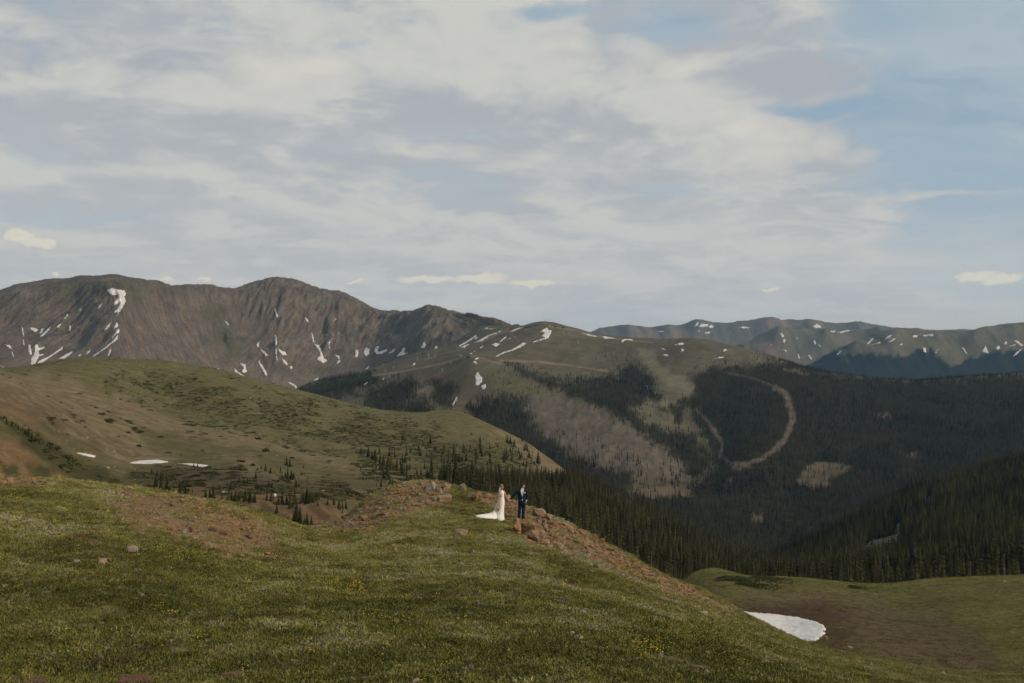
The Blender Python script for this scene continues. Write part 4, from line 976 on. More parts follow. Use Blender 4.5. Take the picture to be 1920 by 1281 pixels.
belt = regions(px, py, [[(245, 885), (330, 888), (430, 895), (520, 905), (620, 925), (610, 945), (480, 935), (350, 915), (245, 905)], [(600, 900), (690, 925), (740, 915), (690, 945), (610, 940)], [(660, 870), (800, 895), (830, 905), (760, 915), (690, 895)]], 8, 8, 18, 337)*sst(fbm(x/9, y/9, 3, 339), -0.1, 0.15)
dn = np.maximum(dn, 1.2*belt)
keep = (rng.uniform(0, 1, len(px)) < dn*0.8) & (fg_min(px) > py-3)
x, y, z, belt = x[keep], y[keep], z[keep], belt[keep]; n = len(x)
sz = np.clip(np.exp(rng.normal(math.log(1.1), 0.45, n))*(1+0.5*belt), 0.4, 2.2)
scatter('willow_scrub', np.stack([x, y, z-0.1], 1), np.stack([sz*1.3, sz*1.3, sz*0.75], 1), np.clip(0.5+fbm(x/40, y/40, 3, 335)*0.9+rng.normal(0, .2, n), 0, 1), rng.integers(0, 4, n), BUSH, 0, 'low dark willow scrub and heath spread over the hill', 'scrub')
KB = [bush_mesh('krummholz_%d' % i, 230+i, 420, M_KRUM, 0.5, 0.085) for i in range(3)]
for i, (a, b, wpx, hpx, lab) in enumerate([
    (495.5, 846, 19, 12, 'round dark bush alone on the pale slope below the tan spur'), (485, 917, 17, 15, 'stout rounded krummholz bush in the belt along the damp hollow'),
    (450, 866, 21, 9, 'low dark bush at the left end of the bank above the tan slope clump'), (476, 873, 15, 9, 'small dark bush right of the low bank bush'),
    (482, 824, 14, 9, 'tuft of dark bush on the tan spur crest'), (190, 778, 18, 12, 'upper dark bush of the pair on the tan left slope'), (203, 792, 28, 15, 'broad dark bush of the pair on the tan left slope'),
    (262, 838, 13, 11, 'faint round bush on the grey-green slope above the snow strip'), (240, 812, 14, 8, 'reddish brown bush above the scree on the left'), (465, 960, 17, 8, 'elongated bush on the orange bank'),
    (492, 958, 10, 7, 'small bush in the gully beside the orange bank'), (537, 974, 14, 9, 'rounded bush left of the tall gully clump'), (543, 985, 30, 14, 'spreading bush at the foot of the tall gully clump')]):
    q = HV.at(a, b)[0]; m_ = q[1]/F
    o = mesh_obj('krummholz_bush', KB[i % 3]); o.location = (q[0], q[1], q[2]-0.1)
    o.scale = (wpx*m_/1.9, wpx*m_/1.9, hpx*m_/0.95); o.rotation_euler = (0, 0, i*1.3)
    tag(o, lab, 'bush', 'krummholz bushes in the side valley')
MATB = bush_mesh('juniper_mat', 260, 1500, M_MAT, 0.5, 0.045)
for a, b, wpx, dm, hm, lab in [(1395, 1092, 130, 3.4, 0.9, 'broad flat green shrub mat at the top of the meadow'), (1442, 1089, 90, 2.6, 0.8, 'right-hand lobe of the flat shrub mats at the meadow top'), (1414, 1101, 92, 2.2, 0.75, 'smaller flat shrub mat in front of the broad one'), (1606, 1104, 38, 1.5, 0.7, 'lone small shrub near the meadow rim on the right')]:
    q = FG.at(a, b, 100)[0]
    o = mesh_obj('shrub_mat', MATB); o.location = (q[0], q[1], q[2]-0.05); o.scale = (wpx*q[1]/F/1.9, dm, hm*2.2); o.rotation_euler = (0, 0, 0.02)
    tag(o, lab, 'shrub', 'flat shrub mats in the meadow')

# ================================================================== ROCKS
def rock_mesh(name, seed, fine=0, blocky=0.5, mat=None):
    """an angular stone: the hull of random points, roughened when it is seen close"""
    r = random.Random(seed); bm = bmesh.new()
    for i in range(16):
        d = Vector((r.gauss(0, 1), r.gauss(0, 1), r.gauss(0, 1)))
        if r.random() < blocky: d = Vector((math.copysign(r.uniform(.7, 1), d.x), math.copysign(r.uniform(.65, 1), d.y), math.copysign(r.uniform(.6, 1), d.z)))
        else: d.normalize()
        bm.verts.new((d.x*0.5, d.y*0.5, d.z*0.5))
    h = bmesh.ops.convex_hull(bm, input=bm.verts)
    bmesh.ops.delete(bm, geom=[e for e in h['geom_interior'] if isinstance(e, bmesh.types.BMVert)], context='VERTS')
    if fine:
        bmesh.ops.bevel(bm, geom=bm.edges[:], offset=0.035, segments=1, affect='EDGES')
        bmesh.ops.triangulate(bm, faces=bm.faces[:])
        bmesh.ops.subdivide_edges(bm, edges=bm.edges[:], cuts=fine, use_grid_fill=True)
        bm.normal_update()
        for v in bm.verts:
            q = v.co*3.2+Vector((seed, 0, 0))
            v.co += v.normal*(mnoise.fractal(q, 1.0, 2.1, 4)*0.075)
    me = bpy.data.meshes.new(name); bm.to_mesh(me); bm.free()
    if mat: me.materials.append(mat)
    return me
def rock_mat(name, c1, c2, attr='random', lichen=0.0, scale=3.0):
    m = bpy.data.materials.new(name); m.use_nodes = True
    t = NT(m.node_tree); b = t.n['Principled BSDF']
    b.inputs['Roughness'].default_value = 0.95; b.inputs['Specular IOR Level'].default_value = 0.15
    if attr == 'tint': rv = t.new('ShaderNodeAttribute', attribute_name='tint', attribute_type='INSTANCER').outputs['Fac']
    else: rv = t.new('ShaderNodeObjectInfo').outputs['Random']
    oc = t.v('ADD', t.new('ShaderNodeTexCoord').outputs['Object'], t.v('SCALE', (9.0, 7.0, 5.0), rv))
    n1 = t.noise(oc, scale, 6, 0.65); n2 = t.noise(oc, scale*4, 5, 0.6)
    col = t.mix(t.rng(n1, 0.3, 0.7), c1, c2)
    col = t.mix(t.rng(n2, 0.5, 0.75, 0, 0.55), col, tuple(x*0.5 for x in c2))
    if lichen: col = t.mix(t.rng(t.noise(oc, scale*1.3, 5, 0.7), 0.5, 0.6, 0, lichen), col, (0.20, 0.20, 0.12))
    col = t.v('SCALE', col, t.rng(rv, 0, 1, 0.72, 1.22, False))
    t.put(b.inputs['Base Color'], col)
    bp = t.new('ShaderNodeBump'); bp.inputs['Strength'].default_value = 0.6; bp.inputs['Distance'].default_value = 0.04
    t.put(bp.inputs['Height'], t.noise(oc, scale*3, 8, 0.7)); t.put(b.inputs['Normal'], bp.outputs[0])
    return m
RM = {'o': rock_mat('orange_rock', (0.300, 0.190, 0.100), (0.205, 0.120, 0.062)), 't': rock_mat('tan_rock', (0.310, 0.225, 0.150), (0.230, 0.150, 0.095)),
      'g': rock_mat('lichened_grey_rock', (0.215, 0.180, 0.130), (0.150, 0.118, 0.082), lichen=0.5), 'r': rock_mat('red_brown_rock', (0.190, 0.105, 0.070), (0.130, 0.078, 0.055)), 'p': rock_mat('pale_rock', (0.330, 0.285, 0.225), (0.240, 0.200, 0.155))}
M_PEB = rock_mat('pebbles', (0.270, 0.165, 0.085), (0.185, 0.110, 0.058), 'tint')
M_PEBG = rock_mat('grey_pebbles', (0.235, 0.205, 0.165), (0.165, 0.135, 0.100), 'tint')
ROCKS = {k_: [rock_mesh('stone_%s%d' % (k_, i), 300+7*i+ord(k_), 2, 0.30, RM[k_]) for i in range(6)] for k_ in RM}
def put_rock(px, py, wpx, hpx, kind, label, group=None, depth=1.0, rot=None, sink=0.28, Y=None, tiltx=0.0, tilty=0.0, idx=None):
    q = FG.at(px, py, Y)[0]; m_ = q[1]/F
    o = mesh_obj('rock', ROCKS[kind][idx if idx is not None else random.randrange(6)])
    h = hpx*m_; o.scale = (wpx*m_*1.05, wpx*m_*depth, h*1.25)
    o.location = (q[0], q[1], q[2]+h*(0.62-sink)); o.rotation_euler = (tiltx, tilty, rot if rot is not None else random.choice((-.3, -.1, .15, .35, math.pi-.2, math.pi+.25)))
    tag(o, label, 'rock', group)
    return o
for a in [
 (864, 1004, 27, 12, 't', 'lone tan rock lying on the grass below the bride\'s train', None, 0.7),
 (969, 998, 17, 22, 'o', 'upright orange block left of the boulder under the groom', None, 0.9),
 (992, 1004, 30, 28, 'o', 'big orange boulder just right of the groom\'s feet', None, 0.9),
 (1001, 1014, 26, 22, 't', 'pale rounded boulder face below the groom\'s boulder', None, 0.8),
 (1012, 968, 24, 18, 't', 'blocky tan rock on the crest right of the groom', None, 0.9),
 (1028, 975, 16, 13, 't', 'squarish rock next down the crest from the blocky tan rock', None, 0.9),
 (1040, 986, 11, 12, 'o', 'small upright rock at the lower end of the crest blocks', None, 0.9),
 (1003, 965, 11, 12, 'o', 'narrow orange rock wedged left of the blocky tan rock', None, 0.9),
 (953, 941, 15, 14, 'o', 'orange rock behind the couple\'s joined hands', None, 0.9),
 (837, 917, 20, 11, 't', 'flat tilted slab on the ridge top left of the lichen rock', None, 1.0),
 (868, 922, 13, 17, 'g', 'upright rock with yellow green lichen on the ridge top', None, 0.8),
 (834, 942, 28, 13, 't', 'large slanting slab below the ridge top rocks', None, 0.8),
 (812, 916, 13, 14, 'p', 'pale rock capping the ridge\'s highest outcrop', None, 0.9),
 (822, 925, 15, 14, 'g', 'grey lichened rock in the highest outcrop', None, 0.9),
 (803, 922, 11, 11, 'g', 'grey rock at the left of the highest outcrop', None, 0.9),
 (888, 938, 18, 12, 'o', 'wide low orange rock midway between lichen rock and bride', None, 0.9),
 (898, 932, 12, 11, 'o', 'rounded orange rock topping the wide low one', None, 0.9),
 (916, 934, 12, 9, 'o', 'small orange rock left of the bride on the skyline', None, 0.9),
 (1128, 1020, 13, 11, 'o', 'jutting orange ledge block on the right crest', None, 1.0),
 (1146, 1033, 16, 8, 'o', 'flat overhanging ledge below the jutting block', None, 1.2),
 (1112, 1010, 14, 8, 'o', 'low rock uphill of the jutting ledge block', None, 1.0),
 (1190, 1060, 16, 6, 'o', 'flat slab on the lower right crest', None, 1.0),
 (1047, 1028, 18, 13, 't', 'tan boulder low on the rock spill below the crest blocks', None, 0.9),
 (1024, 1022, 20, 12, 'o', 'orange boulder at the foot of the groom\'s outcrop', None, 0.9),
 (1062, 1010, 16, 10, 'o', 'orange rock in the middle of the rock spill', None, 0.9),
 (592, 994, 12, 9, 't', 'single pale rock in the notch of the saddle', None, 0.9),
 (247, 1036, 21, 15, 'p', 'pale pyramid shaped stone on the grass', None, 0.8),
 (143, 1055, 17, 6, 'p', 'flat pale stone left of the pyramid stone', None, 0.8),
 (192, 1057, 16, 10, 't', 'stone between the flat stone and the pyramid', None, 0.8),
 (205, 1053, 10, 8, 'r', 'small brown stone touching the middle stone', None, 0.8),
 (168, 1021, 11, 6, 'r', 'small red stone above the flat pale stone', None, 0.8),
 (262, 1117, 16, 7, 'p', 'pale stone in the left grass among yellow flowers', None, 0.8),
 (103, 1150, 14, 6, 'p', 'flat stone on a bare patch at the lower left', None, 0.8),
 (318, 1206, 13, 8, 't', 'tan stone in the lower left grass', None, 0.8),
 (202, 1219, 13, 7, 't', 'small tan stone near the lower left edge', None, 0.8),
 (254, 1283, 62, 18, 'r', 'big reddish slab cut by the bottom edge', None, 0.8),
 (58, 1287, 66, 15, 'r', 'reddish slab cut by the bottom edge at far left', None, 0.8),
 (432, 1274, 42, 16, 'r', 'brown rock at the bottom edge right of the slab', None, 0.8),
 (420, 1003, 17, 10, 'r', 'dark brown rock on the red gravel knoll', None, 0.8),
 (358, 998, 14, 11, 'r', 'dark rock at the lower edge of the red gravel', None, 0.8),
 (400, 996, 20, 7, 'r', 'low dark rock between the two gravel knoll rocks', None, 0.8),
 (468, 1010, 14, 9, 'r', 'dark rock at the right end of the red gravel', None, 0.8),
 (243, 917, 16, 6, 'p', 'pale flat stone on the knoll\'s skyline', None, 0.8),
 (415, 980, 16, 6, 'r', 'dark flat stone high on the red gravel', None, 0.8),
 (1087, 1200, 16, 9, 'p', 'grey stone in the lower middle grass', None, 0.8),
 (1070, 1190, 16, 6, 'p', 'flat grey stone left of the grey stone', None, 0.8),
 (1098, 1147, 12, 8, 'p', 'pale stone in the middle of the slope', None, 0.8),
 (1053, 1132, 14, 8, 'g', 'grey stone on the grass slope below the rock spill', None, 0.8),
 (1238, 1233, 10, 10, 'p', 'upright grey stone in the right foreground grass', None, 0.8),
 (1325, 1230, 12, 10, 't', 'tan stone in the right foreground grass', None, 0.8),
 (1314, 1152, 24, 7, 'p', 'long pale stone on the right slope', None, 0.8),
 (779, 1280, 16, 8, 'p', 'pale stone at the bottom edge near the middle', None, 0.8),
 (814, 1073, 12, 5, 'p', 'small white stone in the middle grass', None, 0.8),
 (920, 1112, 16, 6, 'g', 'flat lichened stone in the grass below the couple', None, 0.8),
 (958, 1116, 14, 6, 'p', 'flat pale stone right of the flat lichened stone', None, 0.8),
 (1098, 1062, 9, 7, 'o', 'small orange stone below the rock spill', None, 0.8),
 (1118, 1066, 10, 7, 'o', 'orange stone right of the small orange stone', None, 0.8)]:
    put_rock(*a)
put_rock(1546, 1201, 10, 9, 't', 'small rock at the right tip of the meadow snow', None, 0.9, Y=62)
put_rock(1595, 1216, 10, 5, 'p', 'pale stone on the meadow right of the snow', None, 0.9, Y=62)
put_rock(1755, 1266, 9, 6, 'o', 'left stone of the pair in the lower right meadow', None, 0.9)
put_rock(1768, 1266, 11, 7, 'o', 'right stone of the pair in the lower right meadow', None, 0.9)
put_rock(1882, 1092, 9, 4, 'p', 'pale stone near the meadow rim at right', None, 0.9, Y=100)
# blocks of the two rubble slopes
def rubble(poly, n, kinds, wr, label, group, seed):
    r = random.Random(seed); k_ = 0; q = np.array(poly)
    while k_ < n:
        a, b = r.uniform(q[:, 0].min(), q[:, 0].max()), r.uniform(q[:, 1].min(), q[:, 1].max())
        if poly_sd(np.array([a]), np.array([b]), poly)[0] < 2: continue
        if 925 < a < 995 and b < 978: continue
        w_ = r.uniform(*wr)*(1.5 if r.random() < 0.15 else 1)
        t_ = (a-q[:, 0].min())/(q[:, 0].max()-q[:, 0].min())
        put_rock(a, max(b, float(fg_min(a))+3), w_, w_*r.uniform(0.4, 0.75), r.choice(kinds), label+(', left third' if t_ < 0.33 else ', middle third' if t_ < 0.67 else ', right third'), group, r.uniform(0.7, 1.2), r.uniform(0, 6.28), 0.25)
        k_ += 1
rubble([(615, 992), (665, 958), (735, 917), (795, 903), (835, 912), (842, 932), (795, 955), (740, 975), (690, 995)], 85, 'tgtgo', (4.5, 9), 'angular lichened block in the rubble slope left of the ridge top', 'blocks of the left rubble slope', 5)
rubble([(940, 945), (960, 940), (1010, 962), (1060, 985), (1080, 1000), (1075, 1030), (1030, 1030), (985, 1018), (965, 985)], 75, 'oot', (5, 11), 'orange block in the rock spill around the groom', 'blocks of the orange rock spill', 6)
rubble([(1060, 985), (1110, 1004), (1200, 1060), (1290, 1100), (1290, 1118), (1200, 1085), (1110, 1050), (1070, 1035)], 60, 'oot', (5, 9), 'orange block on the stony crest running down to the right', 'blocks of the right stony crest', 8)
rubble([(-30, 893), (60, 899), (140, 907), (90, 911), (-30, 906)], 24, 'tto', (6, 10), 'tan stone on the gravelly skyline at the far left', 'stones of the far left skyline', 9)

PEB = [rock_mesh('pebble_%d' % i, 400+i, 0, 0.4, M_PEB) for i in range(4)] + [rock_mesh('pebble_grey_%d' % i, 420+i, 0, 0.4, M_PEBG) for i in range(3)]
px, py, x, y, z = sample(FG, 260000, (-150, 2060), (4, 62), 1.5)
g = np.maximum(np.maximum(region(px, py, KNOLL, 16, 14, 40, 41), region(px, py, KNOLL2, 8, 6, 30, 42)), np.maximum(region(px, py, RUBBLE_L, 12, 8, 30, 43), region(px, py, CREST, 12, 9, 30, 44)))
patch = sst(fbm(x*0.7, y*0.7, 4, 35), 0.22, 0.5)
kn = np.maximum(region(px, py, KNOLL, 16, 14, 40, 41), region(px, py, KNOLL2, 8, 6, 30, 42))
p_ = np.maximum(g*(0.30-0.14*kn), 0.016+0.10*patch)
keep = rng.uniform(0, 1, len(px)) < p_
x, y, z, g = x[keep], y[keep], z[keep], g[keep]; n = len(x)
sz = np.exp(rng.normal(math.log(0.050), 0.50, n))*(0.8+0.3*g); sz = np.clip(sz*np.clip(y/26, 0.7, 1.4), 0.02, 0.24)
hue = fbm(x*0.4, y*0.4, 3, 361)
var = np.where(rng.uniform(0, 1, n) < np.clip(0.12-0.5*hue+0.4*(1-g), 0.03, 0.9), rng.integers(4, 7, n), rng.integers(0, 4, n))
scatter('loose_stones', np.stack([x, y, z+sz*0.12], 1), np.stack([sz*rng.uniform(.8, 1.4, n), sz*rng.uniform(.8, 1.3, n), sz*rng.uniform(.4, .8, n)], 1), np.clip(rng.normal(0.5, 0.3, n), 0, 1), var, PEB, 0.3, 'loose gravel and small stones strewn over the near ground', 'gravel')

M_HST = rock_mat('pale_hill_stones', (0.34, 0.29, 0.22), (0.24, 0.19, 0.14), 'tint')
HST = [rock_mesh('hill_stone_%d' % i, 440+i, 0, 0.3, M_HST) for i in range(4)]
px, py, x, y, z = sample(HV, 26000, (-40, 1060), (190, 900))
dn = np.maximum(0.9*regions(px, py, [[(120, 800), (230, 840), (260, 870), (160, 865), (90, 830)], [(-40, 830), (40, 840), (60, 900), (-40, 910)], [(430, 940), (560, 950), (650, 975), (600, 1000), (480, 960)], [(240, 900), (480, 905), (600, 930), (400, 915)]], 12, 8, 25, 341), 0.10)*sst(fbm(x/10, y/10, 3, 343), -0.1, 0.4)
keep = rng.uniform(0, 1, len(px)) < dn
x, y, z = x[keep], y[keep], z[keep]; n = len(x); sz = np.exp(rng.normal(math.log(0.55), 0.4, n))
scatter('hillside_stones', np.stack([x, y, z], 1), np.stack([sz*1.2, sz, sz*.7], 1), np.clip(rng.normal(.5, .3, n), 0, 1), rng.integers(0, 4, n), HST, 0.3, 'pale loose stones dotted over the far hillside', 'stones')

# ================================================================== TURF
def tuft(name, seed, n, h, spread, wd, mat, lean=0.6, flowers=0, fmat=None, fsize=0.012):
    r = random.Random(seed); v = []; f = []; mi = []
    for i in range(n):
        a = r.uniform(0, 6.283); rr = spread*math.sqrt(r.random())
        bx_, by_ = math.cos(a)*rr, math.sin(a)*rr
        hh = h*r.uniform(0.5, 1.15); d = r.uniform(0, 6.283); ln = lean*hh*r.uniform(0.2, 1.0)
        tx, ty = bx_+math.cos(d)*ln, by_+math.sin(d)*ln
        w_ = wd*r.uniform(0.6, 1.3); p = r.uniform(0, 6.283); ox, oy = math.cos(p)*w_, math.sin(p)*w_
        b = len(v)
        mx, my = bx_*0.45+tx*0.55, by_*0.45+ty*0.55
        v += [(bx_-ox, by_-oy, -0.01), (bx_+ox, by_+oy, -0.01), (mx+ox*.8, my+oy*.8, hh*0.62), (mx-ox*.8, my-oy*.8, hh*0.62), (tx, ty, hh)]
        f += [(b, b+1, b+2, b+3), (b+3, b+2, b+4)]; mi += [0, 0]
    for i in range(flowers):
        a = r.uniform(0, 6.283); rr = spread*math.sqrt(r.random())*1.05
        c = (math.cos(a)*rr, math.sin(a)*rr, h*r.uniform(0.8, 1.3)); b = len(v)
        q = fsize*r.uniform(.7, 1.3)
        for k_ in range(6): v.append((c[0]+math.cos(k_*1.047)*q, c[1]+math.sin(k_*1.047)*q, c[2]+r.uniform(-.3, .3)*q))
        v.append((c[0], c[1], c[2]+q*0.5))
        for k_ in range(6): f.append((b+k_, b+(k_+1) % 6, b+6)); mi.append(1)
    me = pydata(name, v, f, False, mat)
    if fmat: me.materials.append(fmat)
    me.polygons.foreach_set('material_index', mi)
    return me
def grass_mat(name, dark, mid, pale):
    m = bpy.data.materials.new(name); m.use_nodes = True
    t = NT(m.node_tree); b = t.n['Principled BSDF']
    a = t.new('ShaderNodeAttribute', attribute_name='tint', attribute_type='INSTANCER').outputs['Fac']
    col = t.mix(t.rng(a, 0.0, 0.5, 0, 1, False), dark, mid); col = t.mix(t.rng(a, 0.5, 1.0, 0, 1, False), col, pale)
    t.put(b.inputs['Base Color'], col); b.inputs['Roughness'].default_value = 0.85; b.inputs['Specular IOR Level'].default_value = 0.15
    return m
M_GR = grass_mat('turf_grass', (0.074, 0.078, 0.016), (0.205, 0.196, 0.054), (0.360, 0.332, 0.155))
M_SAGE = grass_mat('pale_herbs', (0.150, 0.152, 0.080), (0.230, 0.226, 0.130), (0.330, 0.318, 0.205))
M_BRN = grass_mat('dead_sedge', (0.072, 0.046, 0.024), (0.120, 0.080, 0.042), (0.190, 0.145, 0.085))
M_GRN = grass_mat('cushion_leaves', (0.052, 0.066, 0.016), (0.078, 0.092, 0.022), (0.10, 0.11, 0.03))
M_YEL = solid('yellow_petals', (0.62, 0.42, 0.03), 0.7, 0.2); M_BLU = solid('blue_petals', (0.16, 0.17, 0.42), 0.7, 0.2)
TUFT = [tuft('turf_0', 1, 70, 0.022, 0.21, 0.0085, M_GR, 1.6), tuft('turf_1', 2, 62, 0.034, 0.19, 0.0070, M_GR, 1.2), tuft('turf_2', 3, 74, 0.018, 0.23, 0.0095, M_GR, 1.8),
        tuft('turf_3_sage', 4, 56, 0.022, 0.17, 0.0110, M_SAGE, 1.6), tuft('turf_4_brown', 5, 54, 0.020, 0.20, 0.0080, M_BRN, 1.8),
        tuft('turf_5_yellow', 6, 60, 0.030, 0.17, 0.010, M_GRN, 1.0, 5, M_YEL, 0.012), tuft('turf_6_blue', 7, 50, 0.036, 0.16, 0.008, M_GRN, 1.0, 2, M_BLU, 0.012), tuft('turf_7_cushion', 8, 64, 0.024, 0.15, 0.011, M_GRN, 1.3)]
def turf():
    px, py, x, y, z = sample(FG, 130000, (-140, 2060), (4.5, 64), 1.4)
    g = np.maximum(np.maximum(region(px, py, KNOLL, 16, 16, 40, 41), region(px, py, KNOLL2, 8, 6, 30, 42)), np.maximum(region(px, py, RUBBLE_L, 10, 8, 30, 43), region(px, py, CREST, 10, 9, 30, 44)))
    patch = sst(fbm(x*0.7, y*0.7, 4, 35), 0.25, 0.5)
    p_ = (1-0.6*sst(fbm(x*2.6, y*2.6, 3, 36), 0.10, 0.35))*(1-0.95*g*(1-0.6*sst(fbm(x*0.5, y*0.5, 4, 47), 0.16, 0.38)))*(1-0.7*patch)
    keep = rng.uniform(0, 1, len(px)) < p_
    px, py, x, y, z, g = (q[keep] for q in (px, py, x, y, z, g)); n = len(x)
    a1 = fbm(x*0.22, y*0.22, 4, 371); a2 = fbm(x*0.9, y*0.9, 4, 373); a3 = fbm(x*0.35, y*0.35, 4, 375); a4 = fbm(x*0.5, y*0.5, 4, 377)
    u = rng.uniform(0, 1, n)
    var = rng.integers(0, 3, n)
    var = np.where(u < 0.10+0.55*sst(a1+0.6*a2, 0.08, 0.45), 3, var)
    u = rng.uniform(0, 1, n); var = np.where(u < 0.06+0.5*sst(a3-0.4*a2, 0.15, 0.5), 4, var)
    u = rng.uniform(0, 1, n); fl = sst(a4+0.5*a2, 0.34, 0.55)
    spots = regions(px, py, [[(290, 1028), (405, 1028), (410, 1045), (330, 1050)], [(600, 1085), (680, 1085), (680, 1108), (620, 1110)], [(675, 1145), (720, 1140), (715, 1160)], [(720, 1165), (770, 1160), (770, 1175)], [(1290, 1175), (1350, 1190), (1355, 1205), (1300, 1190)], [(1360, 1225), (1400, 1235), (1390, 1245)], [(1180, 1190), (1260, 1195), (1240, 1240), (1190, 1230)], [(280, 1135), (345, 1145), (300, 1155)], [(360, 1190), (395, 1185), (380, 1205)], [(0, 925), (60, 930), (0, 935)], [(380, 945), (480, 985), (460, 995), (400, 965)]], 8, 7, 20, 381)
    var = np.where(u < 0.012+0.30*fl, 7, var); u2 = rng.uniform(0, 1, n)
    var = np.where(u2 < 0.006+0.10*fl+0.7*spots, 5, var)
    var = np.where((rng.uniform(0, 1, n) < 0.02) & (px > 620) & (px < 1150) & (py > 1030) & (py < 1160), 6, var)
    tint = np.clip(0.20+0.7*a1+0.7*a2+rng.normal(0, 0.14, n)+0.34*sst(y, 10, 38), 0, 1)  # distance term paints the lens darkening into the tint, darker near
    sz = rng.uniform(0.55, 1.15, n)*np.clip(0.7+y/60, 0.75, 1.5)
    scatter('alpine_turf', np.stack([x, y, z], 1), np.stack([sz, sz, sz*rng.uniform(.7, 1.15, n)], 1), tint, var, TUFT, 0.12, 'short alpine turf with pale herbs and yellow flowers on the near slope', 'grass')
    # meadow turf
    px, py, x, y, z = sample(FG, 34000, (1150, 2060), (56, 235), 1.5)
    bare = region(px, py, BARE_M, 26, 16, 50, 49)
    snow = poly_sd(px, py, MEADOW_SNOW)
    keep = (rng.uniform(0, 1, len(px)) < (1-0.55*bare)) & (snow < -1)
    px, py, x, y, z, bare = (q[keep] for q in (px, py, x, y, z, bare)); n = len(x)
    a1 = fbm(x*0.08, y*0.05, 4, 383); a2 = fbm(x*0.5, y*0.3, 3, 385)
    var = np.where(rng.uniform(0, 1, n) < 0.75*bare+0.12, 4, rng.integers(0, 3, n))
    tint = np.clip(0.40+0.5*a1+0.4*a2+rng.normal(0, .18, n)-0.08*bare, 0, 1)
    sz = rng.uniform(1.2, 2.3, n)
    scatter('meadow_turf', np.stack([x, y, z], 1), np.stack([sz*1.2, sz*1.2, sz*0.8], 1), tint, var, TUFT, 0.12, 'short brown and green turf of the lower meadow', 'grass')
def zm(l): return [(1250+a/2.866, 1060+b/2.866) for a, b in l]
MEADOW_SNOW = zm([(330, 238), (385, 243), (440, 255), (520, 262), (600, 268), (700, 282), (760, 296), (800, 308), (840, 325), (846, 336), (855, 345), (842, 356), (852, 368), (838, 380), (835, 395), (810, 402), (800, 412), (745, 412), (640, 385), (540, 350), (440, 310), (340, 265)])
turf()

# ================================================================== SNOW
M_SNOW = solid('old_snow', (0.66, 0.65, 0.64), 0.8, 0.2, (0.50, 0.48, 0.46), 0.06)
M_SNOWN = solid('meadow_snow', (0.66, 0.65, 0.64), 0.75, 0.2, (0.53, 0.51, 0.485), 0.9, 0.8)
def snow(L, poly, label, mat, lift, step=1.6, near=None, jag=0.9, group=None, ragged=0.0):
    r = random.Random(int(poly[0][0]*13+poly[0][1]*7))
    # resample the outline and roughen it
    pts = []
    for i in range(len(poly)):
        a, b = Vector(poly[i]), Vector(poly[(i+1) % len(poly)])
        k_ = max(1, int((b-a).length/(step*1.3)))
        for j in range(k_):
            p = a.lerp(b, j/k_)
            if j: p += Vector((r.uniform(-jag, jag), r.uniform(-jag, jag)*0.7))
            pts.append(p)
    m_ = len(pts)
    xs = [p.x for p in pts]; ys = [p.y for p in pts]
    gx, gy = np.meshgrid(np.arange(min(xs), max(xs), step), np.arange(min(ys), max(ys), step*0.8))
    sd_ = poly_sd(gx, gy, [(p.x, p.y) for p in pts]); k_ = sd_ > step*0.45
    inner = [Vector((float(a), float(b))) for a, b in zip(gx[k_], gy[k_])]
    vv, _, ff, *_r = delaunay_2d_cdt(pts+inner, [], [list(range(m_))], 1, 1e-4)
    if not ff: return None
    P2 = np.array([(v.x, v.y) for v in vv])
    if ragged:
        cen = np.array([P2[list(t)].mean(0) for t in ff]); sdc = poly_sd(cen[:, 0], cen[:, 1], [(p.x, p.y) for p in pts])
        ok_ = sdc + fbm(cen[:, 0]/2.6+3, cen[:, 1]/2.6, 2, 411)*ragged > 0.22*ragged
        ff = [t for t, o_ in zip(ff, ok_) if o_]
        if len(ff) < 2: return None
    q = L.at(P2[:, 0], P2[:, 1], near)
    edge = np.clip(poly_sd(P2[:, 0], P2[:, 1], [(p.x, p.y) for p in pts])/(step*1.6), 0, 1)
    top = q.copy(); top[:, 2] += lift*(0.55+0.45*edge); top[:, 1] -= lift*0.4
    top[:, 2] += fbm(q[:, 0]/(lift*9), q[:, 1]/(lift*9), 3, 413)*lift*0.5*edge
    bot = q.copy(); bot[:, 2] -= lift*1.2; bot[:, 1] += lift*0.3
    n = len(q); f = [tuple(t) for t in ff]
    cnt = {}
    for t in f:
        for a, b in zip(t, t[1:]+t[:1]): cnt[(a, b)] = cnt.get((a, b), 0)+1
    sides = [(b, a, a+n, b+n) for (a, b) in cnt if (b, a) not in cnt]
    c0 = q.mean(0)
    me = pydata('snow_patch', np.concatenate([top, bot])-c0, f+sides+[tuple(i+n for i in reversed(t)) for t in f], True, mat)
    o = mesh_obj('snow_patch', me); o.location = c0
    tag(o, label, 'snow', group)
    return o
snow(FG, MEADOW_SNOW, 'large white snow field melting in the brown meadow', M_SNOWN, 0.22, 2.0, 58, 1.6, None, 1.6)
h3 = lambda l: [(a/3, 660+b/3) for a, b in l]
